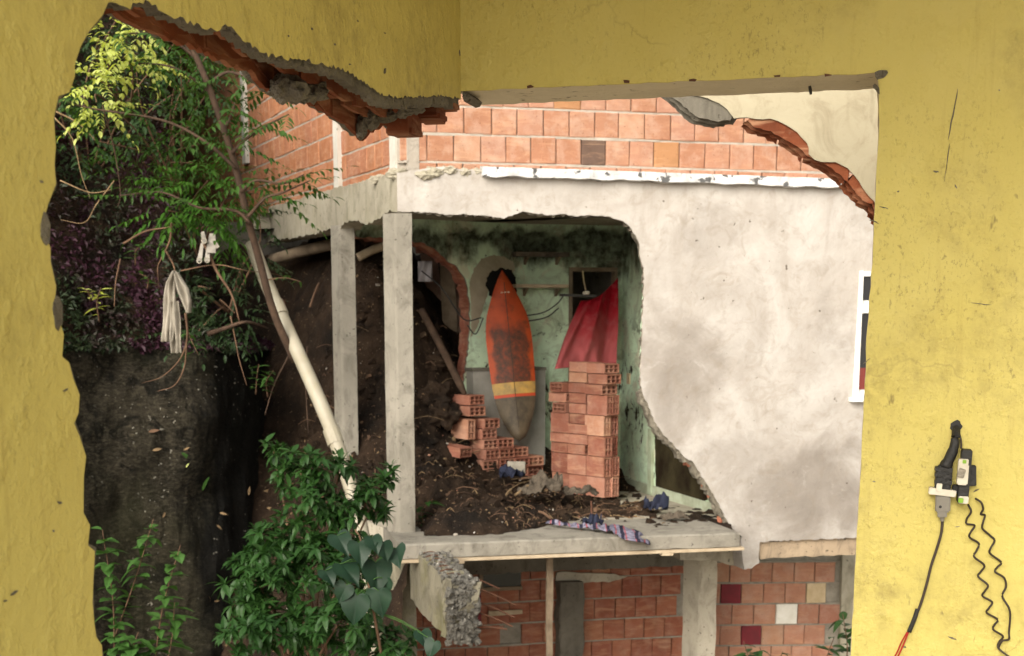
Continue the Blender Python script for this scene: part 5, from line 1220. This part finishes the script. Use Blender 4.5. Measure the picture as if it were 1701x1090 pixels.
for i, (bu, bv, tu, tv, Y, n, lab) in enumerate([(165, 535, 168, 478, 10.6, 6, 'pale upright sprig against the purple ground cover, just above the rock'), (150, 500, 140, 480, 10.5, 4, 'small pale sprig beside the yellow wall edge'), (225, 440, 235, 405, 10.2, 5, 'light green sprig left of the hanging garment'), (245, 480, 232, 455, 10.3, 4, 'light green sprig below the left twig bend'),
        (425, 655, 430, 605, 10.9, 9, 'bright green sprig growing on the dark earth beside the pipe'), (445, 660, 455, 615, 10.9, 8, 'bright green sprig nearest the white pipe'), (445, 465, 500, 468, 10.6, 4, 'lone green sprig right of the pipe top'), (310, 545, 330, 590, 10.6, 5, 'trailing dull sprig under the hanging garment')]):
    sprig(lab, P(bu, bv, Y), P(tu, tv, Y-.1), L_SUN if i in (0, 1) else L_VINE, n, .085, .028, grp=SPR)
# bare twigs and vines
for i, (pl_, r_, lab) in enumerate([([(205, 405), (240, 385), (278, 378), (290, 372)], .011, 'thick bare twig arching from the left towards the garment'), ([(285, 370), (282, 400), (268, 430), (262, 445), (264, 480)], .012, 'bent bare twig hanging left of the garment'),
        ([(276, 418), (288, 440), (291, 455)], .01, 'short twig holding the hanging garment'), ([(308, 520), (311, 560), (300, 595), (270, 625), (235, 637)], .012, 'curving root hanging below the garment onto the rock'), ([(310, 570), (306, 610), (290, 640), (262, 650)], .008, 'thinner root parallel to the curving root'),
        ([(340, 405), (360, 450), (385, 490), (398, 535)], .017, 'straight brown branch leaning below the metal fittings'), ([(300, 450), (360, 440), (410, 450), (455, 455), (500, 470)], .007, 'long thin twig crossing behind the pipe top'), ([(92, 185), (130, 205), (165, 240)], .008, 'dry twig beside the upper yellow wall edge'),
        ([(90, 195), (120, 230), (135, 290), (150, 330)], .007, 'dry vine looping down near the yellow wall'), ([(170, 175), (190, 250), (200, 320), (195, 345)], .007, 'brown vine hanging through the upper slope'), ([(100, 300), (150, 320), (185, 315)], .006, 'short dry vine across the purple leaves'),
        ([(383, 525), (390, 560), (398, 600), (410, 640)], .008, 'rootlet hanging over the dark earth'), ([(345, 555), (375, 545), (410, 535), (445, 545)], .024, 'thick dark branch lying at the rock top'), ([(190, 300), (160, 340), (140, 370), (100, 365)], .006, 'thin dry vine under the feathery shrub'),
        ([(200, 430), (192, 470), (190, 510)], .007, 'thin twig hanging over the purple leaves'), ([(480, 590), (455, 640), (440, 690)], .008, 'root trailing down the dark earth by the pipe'), ([(510, 575), (508, 640), (512, 720)], .007, 'thin hanging root right of the pipe')]):
    stick('twig', [P(u, v, 10.2 if u < 420 else 10.9) for u, v in pl_], [r_*.8*(1-.045*k_) for k_ in range(5*(len(pl_)-1)+1)] if r_ > .005 else r_, [TWIG, TWIG, TWIG, TWIG, TWIG, TWIG, TWIG, STRAW, STRAW, BARK, STRAW, TWIG, BARK, STRAW, TWIG, BARK, BARK][i], lab, 'twig', 'bare twigs on the hillside')
# small fallen leaves on rock
FL_ = ['large pale green leaf stuck to the dark rock face', 'dark green fallen leaf high on the rock face', 'tiny yellow fallen leaf near the top of the rock', 'orange brown leaf left of the dark green one, high on the rock', 'small tan leaf touching the dark green fallen leaf', 'narrow brown leaf left of the large pale green leaf',
       'upper of two tan leaves right of the large pale green leaf', 'lower of two tan leaves right of the large pale green leaf', 'upper of two tan leaves low on the rock beside the bush', 'lower of two tan leaves low on the rock beside the bush', 'upright tan leaf on the dark earth above the bush',
       'flat tan leaf right of the upright one above the bush', 'tan leaf just below the flat one above the bush', 'small tan leaf mid height on the left of the rock', 'brown leaf highest and leftmost on the rock face']
for i, (u, v, m_, l_, an) in enumerate([(334, 815, L_VINE, .10, 1.5), (300, 752, L_VINE, .08, -.5), (308, 776, L_SUN, .035, 1.2), (252, 748, STRAW, .06, .1), (305, 748, STRAW, .04, .5), (309, 824, TWIG, .05, 1.4), (365, 852, STRAW, .05, -.2), (358, 873, STRAW, .05, -.3), (345, 990, STRAW, .05, -.5), (355, 1000, STRAW, .04, .3), (411, 823, STRAW, .06, 1.5), (438, 817, STRAW, .06, 0), (443, 845, STRAW, .06, -.2), (268, 860, STRAW, .05, .5), (247, 718, TWIG, .07, .2)]):
    b = Leaves(); rd = ray(u, v).normalized(); hits = [h for h in (T_.ray_cast(cam.location, rd) for T_ in (HILL_T, SOIL_T)) if h[0] is not None]
    hh_ = min(hits, key=lambda h: h[3]); nn_ = hh_[1] if hh_[1].y < 0 else -hh_[1]; base = hh_[0]+nn_*.012; d = Vector((math.cos(an), 0, math.sin(an))); d = (d-nn_*d.dot(nn_)).normalized(); b.add(base, d, l_*1.3, l_*.42, .2, .2, 1.2)
    o = b.build('fallen_leaf', m_); tag(o, FL_[i], 'leaf', 'fallen leaves on the rock')
# --- front bush: single leaves for the nearest, the rest joined
bush = thing('bushy_shrub', 'dense green bush with whorled pointed leaves below the concrete posts', 'shrub', P(500, 1150, 7.9))
wh = []
for (u, v, Y, ru, rz, n) in [(500, 785, 7.9, 48, 40, 15), (530, 850, 7.8, 65, 55, 24), (465, 900, 7.7, 60, 50, 20), (430, 970, 7.6, 65, 60, 26), (520, 940, 7.6, 60, 60, 22), (610, 830, 8.1, 40, 40, 13), (450, 1050, 7.4, 85, 55, 30), (560, 1040, 7.3, 80, 50, 24),
                           (640, 1075, 7.4, 60, 30, 14), (590, 1000, 7.8, 50, 50, 10), (640, 790, 8.3, 14, 22, 3), (455, 750, 8.0, 22, 14, 3), (565, 770, 8.0, 25, 20, 4), (410, 1010, 7.6, 40, 40, 8), (590, 930, 7.9, 40, 50, 10)]:
    c = P(u, v, Y); sc = Y/2400
    stem_tube(bush, [P(510+rv.uniform(-40, 40), 1150, 7.9), P(510+(u-510)*.4, (v+1150)/2, Y+.15), c], .012, .005, TWIG, 'stem', 6)
    for i in range(int(n*2.4)):
        d = rdir(); d.y = abs(d.y)*(1 if i % 3 else -1); r_ = rv.random()**.45; wh.append((c+Vector((d.x*ru*sc*r_, d.y*ru*sc*r_*1.6, d.z*rz*sc*r_)), (d*.6+Vector((0, -.45, .55))).normalized()))
LV = [mesh('leaf', *leaf_pts(1, w_, dr, .25), L_BUSH) for dr, w_ in ((.15, .40), (.3, .36), (.5, .44), (.7, .38))]
allv = []
for p, d in wh:
    m = basis(d); n = rv.randint(6, 9); a0 = rv.uniform(0, 6)
    for k in range(n):
        a = a0+k*6.283/n; el = rv.uniform(.0, .55); ld = m @ Vector((el, math.cos(a), math.sin(a))); allv.append((p+d*rv.uniform(-.02, .02), ld.normalized(), rv.uniform(.045, .098)))
    for k in range(3): allv.append((p+d*.015, (d+rdir()*.5).normalized(), rv.uniform(.03, .05)))
allv.sort(key=lambda t: t[0].y-t[2]*.6)
bf = Leaves()
for i, (p, d, L) in enumerate(allv):
    if i < 290:
        o = bpy.data.objects.new('leaf', rv.choice(LV)); o.location = p; o.rotation_euler = basis(d, roll=rv.uniform(-.3, .3)).to_euler(); o.scale = (L, L*rv.uniform(.85, 1.2), L); link(o, bush)
    else: bf.add(p, d, L, L*.40, rv.uniform(.15, .5), .25, rv.uniform(-.3, .3))
bf.build('foliage', L_BUSH, bush)['kind'] = 'stuff'
# --- climbing plant with heart shaped leaves
def heart():
    V = [(0, 0, 0)]; out = []
    for k in range(15):
        t = math.pi*2*(k/15); out.append(t)
    prof = [(-.08, .07), (-.13, .20), (-.10, .36), (.06, .47), (.28, .47), (.52, .37), (.74, .20), (.88, .07), (1.02, 0)]
    ring = prof+[(x, -y) for x, y in prof[-2::-1]]
    V += [(x, y, .16*abs(y)-.30*max(0, x)**2+.045*math.sin(9*x+7*abs(y))) for x, y in ring]; n = len(ring)
    V += [(x, 0, -.22*x*x) for x in (.3, .65)]
    f = [(0, i, i+1) for i in range(1, n)]+[(0, n, 1)]
    return V, f[:-1]
hm = mesh('leaf', *heart(), L_HEART, smooth=True)
hp = thing('heart_leaved_climber', 'climber with big heart shaped leaves hanging by the broken beam', 'plant', P(630, 1100, 7.2))
hl = [(596, 918, 1.35, .13), (567, 955, -.1, .15), (625, 955, 1.2, .17), (629, 1000, 1.1, .15), (593, 1010, .9, .17), (658, 925, .2, .12), (618, 905, 1.6, .10), (560, 905, .5, .13), (640, 975, .6, .12), (636, 915, .9, .10), (575, 985, .2, .11), (700, 1062, 1.0, .10), (722, 1078, .6, .10), (540, 960, .6, .10)]
spine = [P(640, 1120, 7.3), P(625, 1040, 7.1), P(612, 970, 7.0), P(600, 900, 7.05), P(590, 880, 7.1)]
stem_tube(hp, spine, .009, .004, TWIG, 'stem', 6)
for i, (u, v, an, sz) in enumerate(hl):
    Y = 6.95+.03*(i % 3)-(.15 if v > 1050 else 0); p = P(u, v-sz*.35*2400/Y, Y); o = bpy.data.objects.new('leaf', hm)
    face = Vector((rv.uniform(-.8, .6), -1, rv.uniform(.1, 1.3))).normalized(); dn = Vector((math.cos(an+.3)*(1 if i % 2 else -1)*.5, 0, -1)); x = (dn-face*dn.dot(face)).normalized(); y = face.cross(x); o.rotation_euler = Matrix((x, y, face)).transposed().to_euler()
    o.location = p; o.scale = (sz*.95, sz*1.0, sz); link(o, hp)
    near = min(smooth_pts(spine, 6), key=lambda q: (q-p).length); stem_tube(hp, [near, (near+p)/2+Vector((0, -.02, .02)), p], .003, .002, L_VINE, 'leaf_stalk', 5)
# --- small plants at lower left and right
LP = 'small leafy plants at the foot of the rock'
for i, (bu, bv, tu, tv, n, L, lab) in enumerate([(190, 1120, 170, 880, 13, .10, 'tall thin plant nearest the yellow wall edge at lower left'), (190, 1060, 255, 862, 12, .09, 'thin plant branching right at lower left, middle of the rock foot'), (255, 1120, 300, 905, 11, .09, 'upright thin plant farther right on the rock foot'), (200, 1130, 230, 1050, 8, .11, 'low leafy plant at the bottom left corner of the gap'), (270, 1130, 290, 1000, 9, .10, 'low leafy plant at the rock foot between the thin plants'), (240, 1130, 200, 1070, 8, .1, 'short leafy plant lowest at left')]):
    sprig(lab, P(bu, bv, 8.3), P(tu, tv, 8.2), L_VINE, int(n*1.7), L*1.15, L*.68, 'leafy_plant', 'plant', LP, 1.0, .005, 3)
RP = 'small plants before the lower brick wall'
for i, (bu, bv, tu, tv, n, L, lab) in enumerate([(1245, 1150, 1235, 1065, 9, .12, 'small green plant under the maroon brick at lower right'), (1290, 1150, 1300, 1082, 7, .12, 'small green plant at the bottom, right of the maroon brick'), (1395, 1150, 1400, 1020, 14, .13, 'tall green plant at bottom right beside the doorway jamb'), (1370, 1150, 1385, 1060, 8, .12, 'green plant just left of the tall one by the jamb'), (1260, 1150, 1262, 1075, 6, .11, 'low green plant beside the small one at lower right')]):
    sprig(lab, P(bu, bv, 10.5), P(tu, tv, 10.4), L_BUSH, n, L, L*.42, 'leafy_plant', 'plant', RP, 1.0, .007, 4)
sprig('young green plant growing by the front post on the slab', P(703, 880, 11.0), P(712, 830, 10.95), L_BUSH, 6, .13, .045, 'leafy_plant', 'plant', None, .9, .006, 4)
# --- trees added upslope, mostly out of the frame, so their crowns shade the hillside
def add_shade_tree(label, base, h, r, n):
    t = thing('shade_tree', label, 'tree', base, 'added shade trees above the slope'); top = base+Vector((.2, -.1, h)); stem_tube(t, [base, base+Vector((.1, 0, h*.5)), top], .12, .04, BARK, 'trunk', 9)
    b = Leaves()
    for i in range(n):
        d = rdir(-.6, 1); rr_ = r*rv.random()**.4; p = top+d*rr_; b.add(p, rdir(-.7, .3), rv.uniform(.12, .22), .08, .3, .2, rv.uniform(-1, 1), True)
    b.build('crown', L_TREE, t)['kind'] = 'stuff'
add_shade_tree('leafy tree added to shade the slope, behind the bright shrub', Vector((-4.6, 14.5, 4.6)), 2.6, 1.6, 2600)
add_shade_tree('leafy tree added to shade the slope, above the rear of the house', Vector((-3.6, 17.5, 4.0)), 3.4, 1.7, 2600)
# ================================================================== electrics on the yellow wall
def wpx(u, v, off): return YR.px(u, v, off)
U = 2.92/2400        # metres per photo pixel there
yr3 = Vector((YR.d.x, YR.d.y, 0)); yn3 = Vector((YR.n.x, YR.n.y, 0)); YROT = Matrix((yr3, -yn3, Vector((0, 0, 1)))).transposed()
def ebox(name, u, v, w_, h_, off, dep, mat, parent, tilt=0):
    mb = MB(); mb.box((0, 0, 0), (w_*U, dep, h_*U)); me = mesh(name, mb.v, mb.f, mat); fixn(me)
    bm = bmesh.new(); bm.from_mesh(me); bmesh.ops.bevel(bm, geom=bm.edges[:], offset=min(w_, h_)*U*.10, segments=2, affect='EDGES'); bm.to_mesh(me); bm.free()
    o = bpy.data.objects.new(name, me); o.location = wpx(u, v, off+dep/2); o.rotation_euler = (YROT @ Matrix.Rotation(tilt, 3, 'Y')).to_euler(); return link(o, parent)
pl = thing('taped_plug_connector', 'grey plug and taped black socket with white clip hanging on the yellow wall', 'plug', wpx(1565, 855, .0))
mb = MB(); mb.tube(smooth_pts([wpx(1588, 710, -.006), wpx(1588, 722, .014), wpx(1585, 742, .020), wpx(1578, 760, .022), wpx(1570, 776, .022)], 5), [.0085]*6+[.0095]*6+[.011]*6+[.013]*3, 10); mb.build('taped_cable', [BLACK], pl, smooth=True)
ebox('socket', 1567, 795, 26, 44, .006, .026, BLACK, pl, .05)
for v in (780, 790, 801): ebox('tape_wrap', 1567+(v-790)*-.02, v, 28, 7, .005, .029, BLACK, pl, .05+rv.uniform(-.12, .12))
ebox('clip', 1565, 817, 44, 11, .006, .030, WHITEPL, pl, .10); ebox('clip_tongue', 1560, 810, 9, 14, .030, .009, WHITEPL, pl, .05)
ebox('plug_body', 1566, 836, 24, 30, .006, .024, GREYPL, pl, -.03); ebox('plug_nose', 1565, 853, 15, 12, .009, .018, GREYPL, pl, -.03)
mb = MB(); c = wpx(1562, 842, .0306); mb.tube([c, c+yn3*.0006], .003, 10); mb.build('painted_screw_hole', [BLACK], pl)  # black dot painted for the dark inside the screw hole
mb = MB(); mb.tube([wpx(1565, 858, .016), wpx(1565, 866, .016)], [.0055, .004], 8); mb.build('strain_relief', [GREYPL], pl)
cb = thing('circuit_breaker', 'slim black and white circuit breaker with a green terminal on the yellow wall', 'breaker', wpx(1600, 835, 0))
ebox('breaker_body', 1602, 791, 17, 90, .004, .040, BLACK, cb, .03); ebox('upper_face', 1600, 768, 16, 12, .030, .022, WHITEPL, cb, .03); ebox('front_face', 1599, 788, 17, 34, .032, .026, WHITEPL, cb, .03); ebox('switch_lever', 1597, 786, 11, 15, .052, .012, CLOTH, cb, .25)
ebox('lower_face', 1600, 830, 16, 12, .030, .02, WHITEPL, cb, .03); ebox('green_terminal', 1596, 831, 8, 8, .044, .010, GREENPL, cb, .1); ebox('green_mark', 1602, 767, 6, 6, .046, .007, GREENPL, cb, 0); ebox('side_clip', 1615, 790, 12, 34, .004, .022, BLACK, cb, -.06); ebox('rear_clip', 1590, 812, 16, 14, .003, .02, BLACK, cb, 0)
mb = MB(); c = wpx(1588, 708, .0004); n_ = 14; ring = [c+yr3*(9*U*math.cos(a)*rv.uniform(.8, 1.2))+Vector((0, 0, 1))*(10*U*math.sin(a)*rv.uniform(.8, 1.2)) for a in [6.283*i/n_ for i in range(n_)]]; mb.prism([p-yn3*.003 for p in ring], [p+yn3*.0015 for p in ring]); mb.build('painted_cable_hole', [BLACK], wallR)  # black patch on the wall: the cable hole's rim and its painted dark
mb = MB(); mb.tube(smooth_pts([wpx(1592, 716, .010), wpx(1596, 730, .012), wpx(1597, 745, .02)], 5), .002, 6); mb.build('feed_wire', [BROWNW], cb)
# cable below the plug
cab = thing('two_core_cable', 'thin brown cable hanging from the grey plug, ending in red wire', 'cable', wpx(1520, 1040, 0))
p_ = [wpx(u, v, .010) for u, v in [(1565, 864), (1563, 885), (1556, 910), (1546, 940), (1540, 965), (1530, 1000), (1522, 1020), (1510, 1050)]]
mb = MB(); mb.tube(smooth_pts(p_, 6), .0022, 8); mb.tube(smooth_pts([q+yr3*.002 for q in p_], 6), .0018, 8); mb.build('sheath', [BROWNW], cab, smooth=True)
mb = MB(); mb.tube(smooth_pts([wpx(u, v, .011) for u, v in [(1524, 1012), (1519, 1028), (1510, 1050)]], 5), .0048, 8); mb.build('tape', [BLACK], cab, smooth=True)
mb = MB(); mb.tube(smooth_pts([wpx(u, v, .010) for u, v in [(1509, 1050), (1501, 1070), (1491, 1092), (1480, 1115)]], 5), .0018, 7); mb.build('red_core', [REDW], cab, smooth=True)
mb = MB(); mb.tube(smooth_pts([wpx(u, v, .008) for u, v in [(1507, 1050), (1498, 1066), (1489, 1086), (1474, 1112)]], 5), .0016, 7); mb.build('second_core', [REDW], cab, smooth=True)
zg1 = [(1608, 838), (1613, 850), (1606, 862), (1606, 870), (1619, 873), (1612, 885), (1611, 893), (1626, 903), (1622, 915), (1618, 925), (1635, 939), (1629, 950), (1625, 958), (1641, 972), (1636, 982), (1632, 990), (1648, 1000), (1643, 1010), (1639, 1018), (1657, 1029), (1652, 1038), (1650, 1046), (1666, 1057), (1660, 1066), (1658, 1076), (1672, 1088), (1690, 1100)]
zg2 = [(1620, 828), (1630, 835), (1633, 846), (1629, 854), (1636, 856), (1633, 868), (1632, 878), (1645, 890), (1652, 898), (1645, 912), (1645, 920), (1663, 934), (1657, 942), (1653, 950), (1668, 960), (1671, 975), (1665, 990), (1676, 1010), (1678, 1025), (1676, 1050), (1676, 1062), (1665, 1065), (1659, 1075)]
for z_, lab in ((zg1, 'left wavy brown wire dangling from the circuit breaker'), (zg2, 'right wavy brown wire dangling from the circuit breaker')):
    stick('wavy_wire', [wpx(u, v, .012+.006*math.sin(i*1.57)) for i, (u, v) in enumerate(z_)], .0023, BROWNW, lab, 'wire', 'wavy wires under the breaker')
